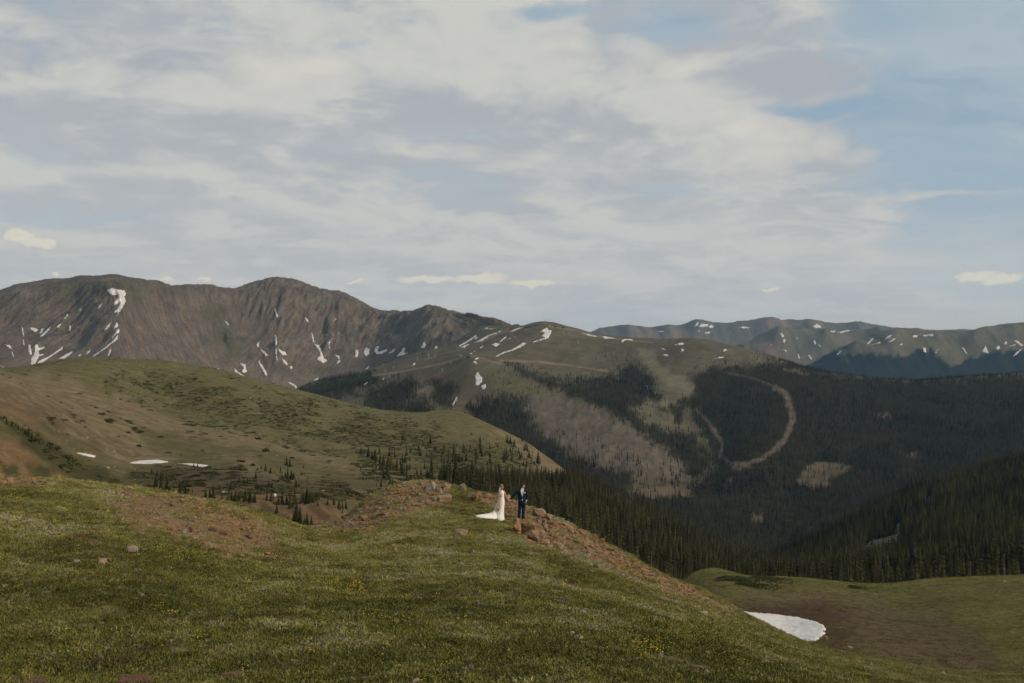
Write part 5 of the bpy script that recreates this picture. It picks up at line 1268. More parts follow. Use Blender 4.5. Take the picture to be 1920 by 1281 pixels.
for l, lab in [([(725, 625), (790, 612), (890, 608), (950, 620), (900, 626), (830, 631), (770, 630)], 'long white snow strip on the valley floor at left'), ([(1000, 627), (1090, 630), (1170, 639), (1160, 648), (1110, 646), (1060, 636)], 'thin snow strip right of the long white one'), ([(430, 569), (470, 571), (540, 586), (530, 595), (470, 583)], 'broken snow strip near the left scree'),
               ([(1240, 788), (1280, 788), (1272, 798), (1248, 797)], 'small snow scrap among the hollow\'s spruces'), ([(1536, 799), (1556, 801), (1553, 814), (1542, 813)], 'tiny snow scrap by the belt\'s right end'), ([(1545, 763), (1582, 764), (1580, 770), (1548, 769)], 'thin snow sliver above the belt\'s right end'), ([(1812, 780), (1850, 780), (1850, 786), (1815, 786)], 'white sliver on the flat beyond the hollow')]:
    snow(HV, h3(l), lab, M_SNOW, 0.35, 1.1, 260, 0.4, None, 0.7)
def zz(l, x0, y0, s): return [(x0+a/s, y0+b/s) for a, b in l]
A6 = lambda l: zz(l, 0, 500, 6.0)
B5 = lambda l: zz(l, 300, 500, 5.3375)
C6 = lambda l: zz(l, 600, 560, 6.4)
D6 = lambda l: zz(l, 860, 570, 6.4)
E4 = lambda l: zz(l, 1100, 570, 4.8)
F3 = lambda l: zz(l, 1420, 570, 3.84)
CIRQ = [A6(l) for l in [
 [(1205, 265), (1270, 240), (1330, 258), (1400, 270), (1425, 300), (1400, 340), (1415, 390), (1380, 460), (1340, 520), (1300, 575), (1330, 520), (1280, 520), (1330, 460), (1350, 400), (1290, 435), (1280, 410), (1330, 350), (1330, 320), (1250, 320), (1225, 300)],
 [(1285, 700), (1290, 660), (1315, 620), (1335, 660), (1310, 690)], [(1155, 730), (1200, 670), (1255, 625), (1243, 658), (1203, 703)], [(1030, 1015), (1120, 955), (1280, 828), (1325, 765), (1325, 812), (1200, 915), (1060, 1008)], [(1255, 805), (1300, 745), (1320, 700), (1345, 700), (1345, 742), (1310, 755), (1270, 800)],
 [(330, 690), (370, 685), (440, 710), (405, 740), (365, 725)], [(438, 755), (465, 702), (490, 685), (484, 722), (455, 755)], [(445, 790), (500, 735), (570, 672), (555, 712), (495, 778), (460, 793)],
 [(340, 1125), (350, 1030), (395, 960), (390, 880), (425, 880), (440, 915), (505, 900), (500, 920), (440, 945), (435, 985), (495, 985), (490, 1000), (440, 1010), (420, 1050), (400, 1090), (390, 1125)], [(400, 1122), (430, 1060), (540, 1015), (650, 940), (705, 895), (703, 932), (560, 1024), (470, 1084)], [(430, 1120), (480, 1090), (540, 1100), (510, 1118)],
 [(650, 1040), (750, 980), (820, 950), (805, 985), (730, 1033)], [(238, 690), (256, 690), (272, 780), (260, 782)], [(250, 818), (266, 810), (277, 885), (258, 880)], [(55, 875), (110, 885), (138, 935), (100, 918)], [(123, 958), (142, 958), (157, 1012), (142, 1014)], [(0, 1108), (30, 1122), (80, 1163), (60, 1168)],
 [(700, 595), (740, 560), (763, 515), (768, 550), (738, 590)], [(630, 688), (658, 655), (690, 643), (672, 678), (645, 692)], [(773, 720), (778, 650), (797, 680), (792, 724)], [(1208, 1005), (1233, 930), (1254, 918), (1242, 972), (1222, 1006)], [(958, 990), (998, 943), (1020, 943), (992, 984)], [(870, 1010), (888, 993), (922, 983), (893, 1012)],
 [(1088, 470), (1128, 428), (1158, 408), (1124, 458), (1100, 474)], [(885, 495), (918, 458), (928, 470), (898, 498)], [(318, 868), (342, 880), (352, 940), (358, 992), (333, 992), (318, 940)]]]
CIRQ += [B5(l) for l in [
 [(1540, 770), (1590, 785), (1620, 850), (1640, 920), (1685, 940), (1630, 967), (1575, 932), (1575, 910), (1605, 895), (1578, 820)], [(800, 965), (860, 980), (870, 1050), (830, 1072), (818, 1046), (836, 1020)], [(736, 1008), (780, 1052), (837, 1093), (822, 1104), (753, 1052)], [(988, 936), (1022, 988), (1063, 1048), (1074, 1097), (1053, 1088), (998, 988), (983, 960)],
 [(1008, 822), (1050, 852), (1082, 888), (1060, 898), (1023, 862)], [(962, 780), (992, 748), (988, 808), (968, 808)], [(1178, 812), (1217, 843), (1257, 853), (1266, 892), (1220, 884), (1193, 847)], [(1148, 685), (1166, 698), (1171, 760), (1159, 804), (1150, 760)], [(1158, 812), (1171, 830), (1165, 880), (1184, 944), (1168, 932), (1152, 870)], [(1143, 420), (1162, 424), (1181, 502), (1163, 504)],
 [(1223, 918), (1252, 938), (1284, 975), (1265, 988), (1233, 962)], [(566, 1018), (582, 1022), (618, 1070), (593, 1073)], [(1513, 658), (1532, 678), (1548, 760), (1533, 768)], [(1448, 503), (1482, 533), (1493, 557), (1468, 553)], [(1523, 1146), (1585, 1108), (1583, 1142), (1550, 1149)], [(648, 548), (667, 553), (695, 588), (680, 590)], [(1298, 1000), (1322, 998), (1328, 1027), (1306, 1028)], [(1268, 1138), (1302, 1158), (1362, 1193), (1393, 1247), (1376, 1243), (1338, 1199), (1290, 1168)]]]
CIRQ += [C6(l) for l in [
 [(418, 705), (423, 608), (462, 613), (457, 682), (440, 707)], [(523, 662), (538, 600), (560, 588), (592, 603), (592, 672), (545, 692)], [(648, 632), (678, 563), (712, 578), (692, 630), (722, 638), (812, 598), (802, 632), (730, 672), (670, 662)], [(812, 662), (858, 628), (918, 586), (882, 643)], [(918, 692), (968, 640), (998, 590), (1027, 583), (1012, 650), (1058, 653), (990, 690)],
 [(1203, 592), (1238, 530), (1258, 513), (1267, 560), (1252, 592)], [(1368, 602), (1383, 568), (1402, 568), (1407, 612), (1385, 627)], [(1418, 603), (1530, 583), (1532, 596), (1430, 622)], [(1553, 582), (1568, 558), (1632, 543), (1590, 578)], [(173, 668), (237, 688), (227, 732), (203, 716)], [(508, 887), (553, 838), (602, 798), (547, 882)], [(698, 842), (758, 778), (762, 795), (712, 843)], [(183, 792), (213, 747), (188, 740), (242, 738), (242, 767), (205, 788)], [(75, 505), (105, 525), (165, 470), (120, 530), (118, 605), (104, 590), (105, 545)], [(52, 455), (95, 410), (80, 445), (65, 460)], [(160, 268), (182, 235), (198, 242), (172, 268)]]]
SKI = [C6(l) for l in [[(1108, 802), (1123, 773), (1152, 778), (1147, 797)], [(1583, 1282), (1618, 1210), (1652, 1163), (1642, 1212), (1607, 1282)], [(733, 977), (775, 943), (792, 943), (755, 977)], [(508, 1042), (558, 1003), (582, 1003), (540, 1042)]]]
SKI += [D6(l) for l in [[(0, 500), (90, 448), (217, 367), (203, 397), (90, 473), (10, 514)], [(23, 522), (80, 493), (147, 478), (60, 528)], [(183, 467), (270, 418), (350, 378), (450, 343), (522, 312), (512, 332), (380, 383), (280, 448)], [(308, 302), (335, 283), (360, 296), (447, 293), (400, 306)], [(398, 490), (440, 468), (502, 478), (450, 517)], [(488, 457), (538, 408), (577, 383), (567, 408), (510, 453)], [(618, 332), (658, 308), (720, 288), (792, 278), (720, 303), (640, 338)],
 [(870, 465), (950, 433), (1010, 413), (1030, 400), (995, 385), (1030, 345), (978, 335), (1060, 278), (1077, 310), (1122, 325), (1077, 412), (1010, 432), (900, 462)], [(438, 632), (540, 577), (650, 542), (690, 517), (770, 467), (822, 472), (740, 523), (670, 553), (560, 588), (460, 632)], [(193, 870), (230, 813), (257, 860), (287, 890), (277, 942), (235, 977), (198, 980), (208, 910)], [(263, 985), (327, 958), (327, 1002), (290, 1033), (273, 1000)], [(173, 690), (200, 683), (227, 722), (193, 722)], [(193, 655), (237, 646), (237, 672), (203, 672)],
 [(1458, 350), (1560, 362), (1672, 393), (1620, 398)], [(1718, 383), (1780, 393), (1912, 418), (1770, 418), (1750, 428)], [(253, 522), (280, 503), (299, 510), (270, 532)], [(583, 427), (637, 398), (622, 417)], [(178, 422), (210, 396), (230, 403), (205, 427)], [(128, 602), (192, 568), (187, 582), (150, 602)]]]
SKI += [E4(l) for l in [[(308, 342), (328, 313), (415, 318), (417, 330), (345, 330), (325, 347)], [(788, 370), (840, 348), (892, 355), (850, 372)], [(848, 432), (855, 396), (888, 426)], [(678, 460), (720, 453), (742, 466), (700, 472)], [(1148, 493), (1200, 476), (1237, 478), (1220, 492)], [(1228, 427), (1240, 406), (1264, 410), (1247, 430)], [(658, 395), (690, 403), (718, 412), (700, 419)]]]
FAR3 = [E4(l) for l in [[(963, 207), (990, 168), (1010, 170), (1000, 197)], [(1013, 207), (1028, 180), (1097, 183), (1087, 203), (1040, 210)], [(1098, 207), (1113, 186), (1152, 205), (1120, 222)], [(1368, 217), (1400, 203), (1482, 213), (1450, 224)], [(633, 245), (690, 244), (697, 254), (650, 254)], [(993, 245), (1017, 238), (1017, 267)], [(1058, 258), (1112, 250), (1107, 267), (1070, 270)]]] + [F3([(398, 162), (430, 143), (470, 168), (415, 177)])]
FAR2 = [F3(l) for l in [[(573, 203), (690, 183), (640, 205), (600, 212)], [(523, 195), (560, 193), (562, 204), (530, 204)], [(163, 215), (180, 208), (194, 235), (180, 247)], [(178, 277), (190, 248), (207, 258), (195, 282)], [(403, 270), (415, 261), (424, 290), (410, 293)], [(433, 283), (457, 303), (452, 318)], [(361, 370), (378, 368), (402, 407), (385, 402)], [(288, 365), (300, 358), (310, 397), (300, 394)], [(178, 328), (212, 335), (207, 351)], [(280, 240), (298, 243), (292, 256)], [(88, 300), (100, 288), (104, 304)]]]
FAR1 = [F3(l) for l in [[(788, 292), (813, 258), (842, 240), (827, 267), (802, 293)], [(913, 257), (938, 233), (972, 220), (957, 242)], [(943, 272), (1002, 240), (987, 260), (955, 276)], [(823, 294), (892, 270), (882, 287)], [(1008, 307), (1040, 286), (1047, 292)], [(1188, 225), (1267, 218), (1267, 232), (1200, 234)], [(1113, 240), (1128, 223), (1160, 228), (1147, 245)], [(1193, 320), (1212, 310), (1217, 352), (1198, 347)], [(1273, 357), (1302, 323), (1292, 352)], [(1713, 322), (1735, 298), (1752, 315), (1735, 330)], [(1773, 292), (1790, 266), (1802, 292)], [(1618, 342), (1645, 298), (1652, 325), (1667, 357), (1640, 352)], [(1848, 265), (1870, 263), (1917, 300), (1895, 303)], [(1798, 312), (1862, 288), (1852, 304)], [(1838, 382), (1868, 345), (1907, 320), (1862, 372)], [(563, 372), (590, 343), (617, 333), (580, 368)], [(1470, 312), (1488, 316), (1512, 362), (1500, 360)]]]
for L, polys, where, lift, jag in [(CW, CIRQ, 'on the brown cirque wall', 1.2, 0.45), (SM, SKI, 'on the green ski mountain', 0.8, 0.4), (D3, FAR3, 'on the farthest plateau', 4.0, 0.3), (D2, FAR2, 'on the far brown mountain', 3.0, 0.3), (D1, FAR1, 'on the far forested range', 2.5, 0.3)]:
    order_ = sorted(polys, key=lambda p: sum(q[0] for q in p)/len(p))
    for i, p in enumerate(order_):
        w_ = max(q[0] for q in p)-min(q[0] for q in p); h_ = max(q[1] for q in p)-min(q[1] for q in p)
        ar = abs(sum(a[0]*b[1]-b[0]*a[1] for a, b in zip(p, p[1:]+p[:1])))/2
        kind = 'big snow patch' if ar > 220 else 'slanting snow streak' if ar < 0.42*w_*h_ else 'snow patch'
        snow(L, p, '%s %s, %s from the left of its snow patches' % (kind, where, ordinal(i)), M_SNOW, lift, 0.95, None, jag, 'snow patches '+where, 1.8)

# ================================================================== THE SKI AREA'S BUILDINGS AND LIFT TOWERS
M_WALL = solid('dark_green_cladding', (0.020, 0.040, 0.040), 0.7, 0.3, scale=0.6); M_ROOF = solid('dark_metal_roof', (0.030, 0.042, 0.045), 0.5, 0.5, scale=0.6)
M_GLASS = solid('hut_window', (0.10, 0.13, 0.15), 0.2, 0.5, scale=1.0); M_STEEL = solid('galvanised_steel', (0.30, 0.33, 0.34), 0.5, 0.5, scale=2.0); M_BROWNW = solid('brown_timber', (0.050, 0.040, 0.032), 0.8, 0.2, scale=0.8)
def boxes(name, parts, mat, parent):
    bm = bmesh.new()
    for (cx, cy, cz), (sx, sy, sz) in parts:
        r = bmesh.ops.create_cube(bm, size=1.0)
        bmesh.ops.scale(bm, vec=(sx, sy, sz), verts=r['verts']); bmesh.ops.translate(bm, vec=(cx, cy, cz), verts=r['verts'])
    me = bpy.data.meshes.new(name); bm.to_mesh(me); bm.free()
    return mesh_obj(name, me, mat, parent)
def gable(name, w, d, z0, rise, mat, parent, over=0.6):
    w2, d2 = w/2+over, d/2+over
    v = [(-w2, -d2, z0), (w2, -d2, z0), (w2, d2, z0), (-w2, d2, z0), (-w2, 0, z0+rise), (w2, 0, z0+rise)]
    v += [(q[0], q[1], q[2]-0.35) for q in v[:4]]
    f = [(0, 1, 5, 4), (2, 3, 4, 5), (0, 4, 3), (1, 2, 5), (6, 9, 8, 7), (0, 6, 7, 1), (1, 7, 8, 2), (2, 8, 9, 3), (3, 9, 6, 0)]
    return mesh_obj(name, pydata(name, v, f, False, mat), None, parent)
def hut(px, py, w, d, h, rise, label, mat=M_WALL, rz=0.1):
    q = SM.at(px, py)[0]
    e = empty('ski_hut', (q[0], q[1], q[2]-0.8), rz)
    boxes('wall', [((0, 0, h/2+0.4), (w, d, h+0.8))], mat, e); gable('roof', w, d, h+0.8, rise, M_ROOF, e)
    boxes('door', [((w*0.3, -d/2-0.03, 1.9), (1.4, 0.10, 2.2))], M_BROWNW, e)
    for k_ in range(max(1, int(w/4.5))):
        x_ = -w/2+2.0+k_*3.6
        if abs(x_-w*0.3) < 1.6: continue
        wn_ = boxes('window', [((x_, -d/2-0.04, h*0.6+0.5), (1.7, 0.12, 1.2))], M_STEEL, e); boxes('pane', [((x_, -d/2-0.11, h*0.6+0.5), (1.4, 0.06, 0.95))], M_GLASS, wn_)
    tag(e, label, 'hut', 'ski area huts')
    return e
# top station on the skyline: a booth, a long machine house on legs
q = SM.at(967, 612)[0]; q = (q[0], q[1], q[2]-0.5)
e = empty('lift_station', q, 0.05)
boxes('machine_housing', [((3.0, 0, 5.0), (17, 4.6, 2.6)), ((-6.2, 0, 5.9), (2.5, 4.2, 2.2))], M_ROOF, e); boxes('canopy', [((3.0, 0, 6.55), (18.5, 5.6, 0.4))], M_WALL, e)
for x_ in (-5.5, 0.5, 9.5): boxes('leg', [((x_, 0, 2.0), (1.1, 1.1, 4.6))], M_STEEL, e)
b_ = boxes('operator_booth', [((-9.6, -0.5, 2.0), (3.4, 3.2, 4.4))], M_WALL, e); boxes('window', [((-9.6, -2.13, 3.0), (2.2, 0.08, 1.1))], M_GLASS, b_)
tag(e, 'dark lift top station standing on the skyline left of the summit', 'lift station')
hut(991, 614, 19, 8, 3.0, 1.6, 'long low dark building cut into the summit slope'); hut(1005, 612, 6, 5, 3.2, 1.4, 'small dark hut right of the long summit building')
hut(794, 664, 12, 7, 3.4, 2.0, 'dark hut on the saddle below the left cliffs'); hut(877.5, 671, 9, 6, 3.0, 1.6, 'small dark hut at the mid mountain knob')
hut(1041, 613, 5, 4, 2.4, 1.0, 'tiny dark shed right of the summit', M_BROWNW); hut(1056, 615, 9, 4, 2.2, 1.0, 'low brown shed on the right shoulder of the summit', M_BROWNW)
# mid station: frame of posts
q = SM.at(864, 670)[0]; e = empty('lift_station', (q[0], q[1], q[2]-0.4), 0.1)
boxes('bullwheel_housing', [((0, 0, 4.6), (8.0, 3.6, 1.5))], M_STEEL, e)
for x_ in (-3.2, 0.2, 3.2): boxes('leg', [((x_, 0, 1.9), (0.7, 0.7, 4.4))], M_STEEL, e)
tag(e, 'pale steel lift terminal left of the mid mountain hut', 'lift station')
# summit mast
q = SM.at(1023, 603)[0]; e = empty('summit_mast', (q[0], q[1], q[2]-0.5))
boxes('mast', [((0, 0, 3.6), (0.5, 0.5, 7.4))], M_STEEL, e); boxes('crossarm', [((0, 0, 6.6), (3.2, 0.4, 0.4)), ((0, 0, 5.2), (1.8, 0.4, 0.3))], M_STEEL, e); boxes('base_box', [((0, 0, 0.9), (2.4, 2.0, 1.6))], M_STEEL, e)
tag(e, 'thin weather mast on the summit knob', 'mast')
for px_, py_, hp, lab in [(803.5, 671, 7, 'lift tower right below the saddle hut'), (782.5, 676, 6, 'lift tower left below the saddle hut'), (738, 692, 5, 'lift tower alone on the green bench above the dark grove'), (722.5, 701, 6, 'lift tower at the upper edge of the left dark grove'), (791.5, 739, 7, 'lift tower between the left dark groves'),
                         (829.5, 698, 6, 'lift tower below the orange road'), (845.5, 683, 5, 'lift tower just above the orange road'), (857.5, 656, 5, 'lift tower above the mid mountain terminal'), (913.5, 637, 5, 'lift tower between the slanting snow streaks'), (1031, 615, 5, 'lift tower by the big snow patch under the summit'),
                         (1057, 627, 6, 'lift tower on the green face right of the summit'), (1084, 645, 6, 'lift tower farther down the green face'), (1122, 674, 6, 'lift tower at the treeline of the green face'), (1213.5, 731, 7, 'upper lift tower in the forest gap'), (1228.5, 741, 6, 'lower lift tower in the forest gap'), (1326, 832, 7, 'lift tower beside the lower ski run')]:
    q = SM.at(px_, py_)[0]; H_ = hp*q[1]/F*1.1; e = empty('lift_tower', (q[0], q[1], q[2]-0.6), random.uniform(-.3, .3))
    n_ = 8; v = []; 
    for z_, r_ in ((0, 0.55), (H_, 0.36)): v += [(math.cos(k_*6.283/n_)*r_, math.sin(k_*6.283/n_)*r_, z_) for k_ in range(n_)]
    mesh_obj('pole', pydata('pole', v, [(k_, (k_+1) % n_, n_+(k_+1) % n_, n_+k_) for k_ in range(n_)] + [tuple(range(n_, 2*n_))], True, M_STEEL), None, e)
    boxes('crossarm', [((0, 0, H_-0.2), (5.2, 0.5, 0.6))], M_STEEL, e)
    for s_ in (-2.4, 2.4): boxes('sheave', [((s_, 0, H_+0.35), (0.4, 2.6, 0.5))], M_STEEL, e)
    tag(e, lab, 'lift tower', 'chairlift towers')

# ================================================================== THE COUPLE
def loft(name, rings, mat, parent, n=24, cap=True, smooth=True, fold=None, skip=None):
    """rings: (x, y, z, half width, half depth)"""
    v = []; f = []
    for i, (cx, cy, z_, a, b) in enumerate(rings):
        for k_ in range(n):
            t = k_/n*2*math.pi; m_ = 1.0
            if fold: m_ += fold(t, i/(len(rings)-1))
            v.append((cx+math.cos(t)*a*m_, cy+math.sin(t)*b*m_, z_))
    for i in range(len(rings)-1):
        for k_ in range(n):
            if skip and skip(i, k_/n*2*math.pi): continue
            f.append((i*n+k_, i*n+(k_+1) % n, (i+1)*n+(k_+1) % n, (i+1)*n+k_))
    if cap: f += [tuple(reversed(range(n))), tuple(range((len(rings)-1)*n, len(rings)*n))]
    return mesh_obj(name, pydata(name, v, f, smooth, mat), None, parent)
def tube(name, pts, radii, mat, parent, n=14, cap=True, flat=1.0):
    pts = [Vector(p) for p in pts]; v = []; f = []
    for i, p in enumerate(pts):
        d = (pts[min(i+1, len(pts)-1)]-pts[max(i-1, 0)]).normalized()
        s1 = d.cross(Vector((0, 1, 0.01))).normalized(); s2 = d.cross(s1)
        for k_ in range(n):
            t = k_/n*2*math.pi
            v.append(p+s1*math.cos(t)*radii[i]+s2*math.sin(t)*radii[i]*flat)
    for i in range(len(pts)-1):
        for k_ in range(n): f.append((i*n+k_, (i+1)*n+k_, (i+1)*n+(k_+1) % n, i*n+(k_+1) % n))
    if cap: f += [tuple(range(n)), tuple(reversed(range((len(pts)-1)*n, len(pts)*n)))]
    return mesh_obj(name, pydata(name, v, f, True, mat), None, parent)
def skinned(name, joints, mat):
    """joints: name -> (co, (rx, ry), parent name); one continuous body grown along the skeleton"""
    names = list(joints); me = bpy.data.meshes.new(name)
    me.from_pydata([joints[k_][0] for k_ in names], [(names.index(joints[k_][2]), i) for i, k_ in enumerate(names) if joints[k_][2]], [])
    o = bpy.data.objects.new(name, me); COL.objects.link(o)
    o.modifiers.new('skin', 'SKIN'); su = o.modifiers.new('smooth', 'SUBSURF'); su.levels = 2; su.render_levels = 2
    for i, k_ in enumerate(names):
        sv = me.skin_vertices[0].data[i]; sv.radius = joints[k_][1]; sv.use_root = (i == 0)
    bpy.context.view_layer.update()
    dg = bpy.context.evaluated_depsgraph_get()
    m2 = bpy.data.meshes.new_from_object(o.evaluated_get(dg))
    o.modifiers.clear(); o.data = m2; bpy.data.meshes.remove(me)
    m2.materials.clear(); m2.materials.append(mat); m2.polygons.foreach_set('use_smooth', [True]*len(m2.polygons)); m2.name = name
    return o
def fingers(J, wrist, palm, d, side, curl, thumb_side):
    """four fingers of unequal length and a thumb that leaves the side of the palm"""
    p = Vector(J[palm][0]); d = Vector(d).normalized(); s = Vector(side).normalized(); c = Vector(curl).normalized()
    for i, (o_, L) in enumerate(((-0.028, 0.066), (-0.009, 0.078), (0.010, 0.072), (0.028, 0.056))):
        a = p+s*o_+d*0.035; b = a+d*L*0.5+c*L*0.12; e_ = b+d*L*0.28+c*L*0.4
        nm = palm+'_f%d' % i
        J[nm+'a'] = (tuple(a), (0.0095, 0.0095), palm); J[nm+'b'] = (tuple(b), (0.0088, 0.0088), nm+'a'); J[nm+'c'] = (tuple(e_), (0.0078, 0.0078), nm+'b')
    a = p+s*0.034*thumb_side-d*0.005; b = a+s*0.022*thumb_side+d*0.025+c*0.012; e_ = b+d*0.026+c*0.014
    J[palm+'_ta'] = (tuple(a), (0.012, 0.012), palm); J[palm+'_tb'] = (tuple(b), (0.0105, 0.0105), palm+'_ta'); J[palm+'_tc'] = (tuple(e_), (0.009, 0.009), palm+'_tb')
M_SKIN = solid('skin', (0.50, 0.285, 0.195), 0.6, 0.3, (0.46, 0.25, 0.17), 12.0); M_SKINB = solid('tanned_skin', (0.47, 0.255, 0.165), 0.6, 0.3, (0.43, 0.225, 0.145), 12.0)
M_NAVY = solid('navy_wool', (0.004, 0.022, 0.042), 0.85, 0.2, (0.0035, 0.018, 0.035), 60.0, 0.2); M_NAVYD = solid('navy_wool_trousers', (0.0055, 0.022, 0.042), 0.85, 0.2, (0.0045, 0.017, 0.034), 60.0, 0.2)
M_SHIRT = solid('white_cotton', (0.74, 0.75, 0.78), 0.8, 0.2, (0.68, 0.69, 0.73), 20.0); M_DRESS = solid('ivory_crepe', (0.80, 0.78, 0.73), 0.7, 0.25, (0.76, 0.74, 0.70), 9.0)
M_HAIRD = solid('dark_brown_hair', (0.045, 0.024, 0.014), 0.6, 0.35, scale=40); M_HAIRB = solid('blond_hair', (0.36, 0.24, 0.11), 0.55, 0.4, (0.24, 0.15, 0.065), 40)
M_SHOE = solid('brown_leather', (0.10, 0.045, 0.020), 0.45, 0.5, scale=20); M_TIE = solid('pale_grey_tie', (0.55, 0.57, 0.62), 0.6, 0.3, scale=40); M_EYE = solid('eye', (0.03, 0.025, 0.02), 0.2, 0.5); M_LIP = solid('lips', (0.36, 0.14, 0.12), 0.5, 0.4)
M_PETO = solid('peach_petals', (0.62, 0.33, 0.14), 0.7, 0.2, (0.55, 0.20, 0.10), 30); M_PETC = solid('cream_petals', (0.72, 0.62, 0.34), 0.7, 0.2, (0.66, 0.60, 0.42), 30); M_LEAF = solid('bouquet_leaves', (0.14, 0.17, 0.05), 0.8, 0.2, (0.09, 0.12, 0.035), 25)
def ball(name, c, r, mat, parent, sub=2, squash=(1, 1, 1), cut=None, noise_=0.0):
    bm = bmesh.new(); bmesh.ops.create_icosphere(bm, subdivisions=sub, radius=1.0)
    if cut: bmesh.ops.delete(bm, geom=[f_ for f_ in bm.faces if cut(f_.calc_center_median())], context='FACES')
    for v in bm.verts:
        k_ = 1+noise_*mnoise.noise(v.co*3.0)
        v.co = Vector((c[0]+v.co.x*r*squash[0]*k_, c[1]+v.co.y*r*squash[1]*k_, c[2]+v.co.z*r*squash[2]*k_))
    me = bpy.data.meshes.new(name); bm.to_mesh(me); bm.free(); me.polygons.foreach_set('use_smooth', [True]*len(me.polygons))
    return mesh_obj(name, me, mat, parent)

PXM = 48.0/F
# --- groom, turned to us, face in profile to the right, right arm reaching back to the bride
gy_ = 48.0; gx_ = (977.7-CX)/F*gy_; gz_ = (CY-976.4)/F*gy_
J = {'pelvis': ((0.03, 0, 0.93), (0.135, 0.10), None), 'spine': ((0.028, 0, 1.15), (0.13, 0.095), 'pelvis'), 'chest': ((0.02, 0, 1.36), (0.165, 0.105), 'spine'),
     'neck0': ((0.045, 0, 1.50), (0.062, 0.062), 'chest'), 'neck': ((0.07, 0, 1.555), (0.055, 0.057), 'neck0'), 'jaw': ((0.098, -0.006, 1.625), (0.066, 0.058), 'neck'), 'cran': ((0.082, 0, 1.715), (0.092, 0.078), 'jaw'),
     'nose': ((0.178, -0.012, 1.672), (0.016, 0.014), 'cran'), 'ear': ((0.070, -0.088, 1.678), (0.018, 0.010), 'cran'), 'ear2': ((0.070, 0.085, 1.678), (0.018, 0.010), 'cran'),
     'rsh': ((-0.165, 0, 1.455), (0.072, 0.066), 'chest'), 'rel': ((-0.36, -0.03, 1.23), (0.048, 0.048), 'rsh'), 'rwr': ((-0.552, -0.05, 1.005), (0.031, 0.027), 'rel'), 'rpalm': ((-0.596, -0.052, 0.962), (0.040, 0.020), 'rwr'),
     'lsh': ((0.205, 0, 1.455), (0.072, 0.066), 'chest'), 'lel': ((0.285, 0.03, 1.19), (0.048, 0.048), 'lsh'), 'lwr': ((0.245, -0.06, 0.985), (0.031, 0.027), 'lel'), 'lpalm': ((0.215, -0.10, 0.925), (0.038, 0.020), 'lwr'),
     'rhip': ((-0.065, 0, 0.88), (0.095, 0.095), 'pelvis'), 'rkn': ((-0.098, -0.012, 0.50), (0.062, 0.066), 'rhip'), 'ran': ((-0.112, 0.01, 0.10), (0.042, 0.046), 'rkn'), 'rtoe': ((-0.135, -0.13, 0.035), (0.042, 0.030), 'ran'),
     'lhip': ((0.115, 0, 0.88), (0.095, 0.095), 'pelvis'), 'lkn': ((0.098, -0.012, 0.50), (0.062, 0.066), 'lhip'), 'lan': ((0.082, 0.01, 0.10), (0.042, 0.046), 'lkn'), 'ltoe': ((0.105, -0.13, 0.035), (0.042, 0.030), 'lan')}
fingers(J, 'rwr', 'rpalm', (-0.7, 0, -0.7), (0.1, 1, -0.1), (0.6, 0, -0.6), -1)
fingers(J, 'lwr', 'lpalm', (-0.45, -0.5, -0.75), (0.6, -0.7, 0.1), (-0.4, 0.4, -0.6), 1)
groom = skinned('person', J, M_SKIN); groom.location = (gx_, gy_, gz_)
tag(groom, 'man in a navy suit and white shirt standing on the rocks, looking right', 'person')
jk = loft('jacket', [(0.055, 0, 0.795, 0.220, 0.150), (0.045, 0, 0.90, 0.212, 0.146), (0.035, 0, 1.03, 0.196, 0.136), (0.03, 0, 1.14, 0.188, 0.132), (0.022, 0, 1.28, 0.212, 0.140), (0.018, 0, 1.40, 0.240, 0.138), (0.02, 0, 1.465, 0.235, 0.120), (0.035, 0, 1.515, 0.135, 0.090), (0.05, 0, 1.545, 0.078, 0.072)], M_NAVY, groom, 28, True)
tube('sleeve', [(-0.14, 0, 1.46), (-0.21, -0.005, 1.42), (-0.36, -0.03, 1.235), (-0.46, -0.04, 1.115), (-0.535, -0.049, 1.025)], [0.070, 0.082, 0.064, 0.054, 0.047], M_NAVY, groom)
tube('sleeve', [(0.18, 0, 1.46), (0.235, 0.003, 1.42), (0.29, 0.03, 1.20), (0.272, -0.02, 1.09), (0.25, -0.055, 1.005)], [0.070, 0.082, 0.064, 0.056, 0.048], M_NAVY, groom)
tube('shirt_cuff', [(-0.530, -0.048, 1.030), (-0.556, -0.050, 1.000)], [0.041, 0.041], M_SHIRT, groom, 12, False)
tube('shirt_cuff', [(0.251, -0.053, 1.01), (0.243, -0.064, 0.978)], [0.041, 0.041], M_SHIRT, groom, 12, False)
def front(name, pts, mat, off):
    """a panel laid on the jacket front, given by x and z"""
    def yy(x_, z_):
        zs = [0.795, 0.90, 1.03, 1.14, 1.28, 1.40, 1.465, 1.515, 1.545]; cx = np.interp(z_, zs, [.055, .045, .035, .03, .022, .018, .02, .035, .05]); a = np.interp(z_, zs, [.22, .212, .196, .188, .212, .24, .235, .135, .078]); b = np.interp(z_, zs, [.15, .146, .136, .132, .14, .138, .12, .09, .072])
        return -b*math.sqrt(max(0.02, 1-((x_-cx)/a)**2))-off
    rows = []
    for i in range(len(pts)): rows.append([(x_, yy(x_, z_), z_) for x_, z_ in pts[i]])
    n_ = len(rows[0]); v = [q for r in rows for q in r]; nv = len(v)
    v += [(a, b+0.012, c) for a, b, c in v]
    f = []
    for i in range(len(rows)-1):
        for j in range(n_-1): f += [(i*n_+j, i*n_+j+1, (i+1)*n_+j+1, (i+1)*n_+j)]
    f += [tuple(reversed([k_+nv for k_ in q])) for q in f]
    return mesh_obj(name, pydata(name, v, f, False, mat), None, groom)
def vrow(z_, l, r_, n_=5): return [(l+(r_-l)*i/(n_-1), z_) for i in range(n_)]
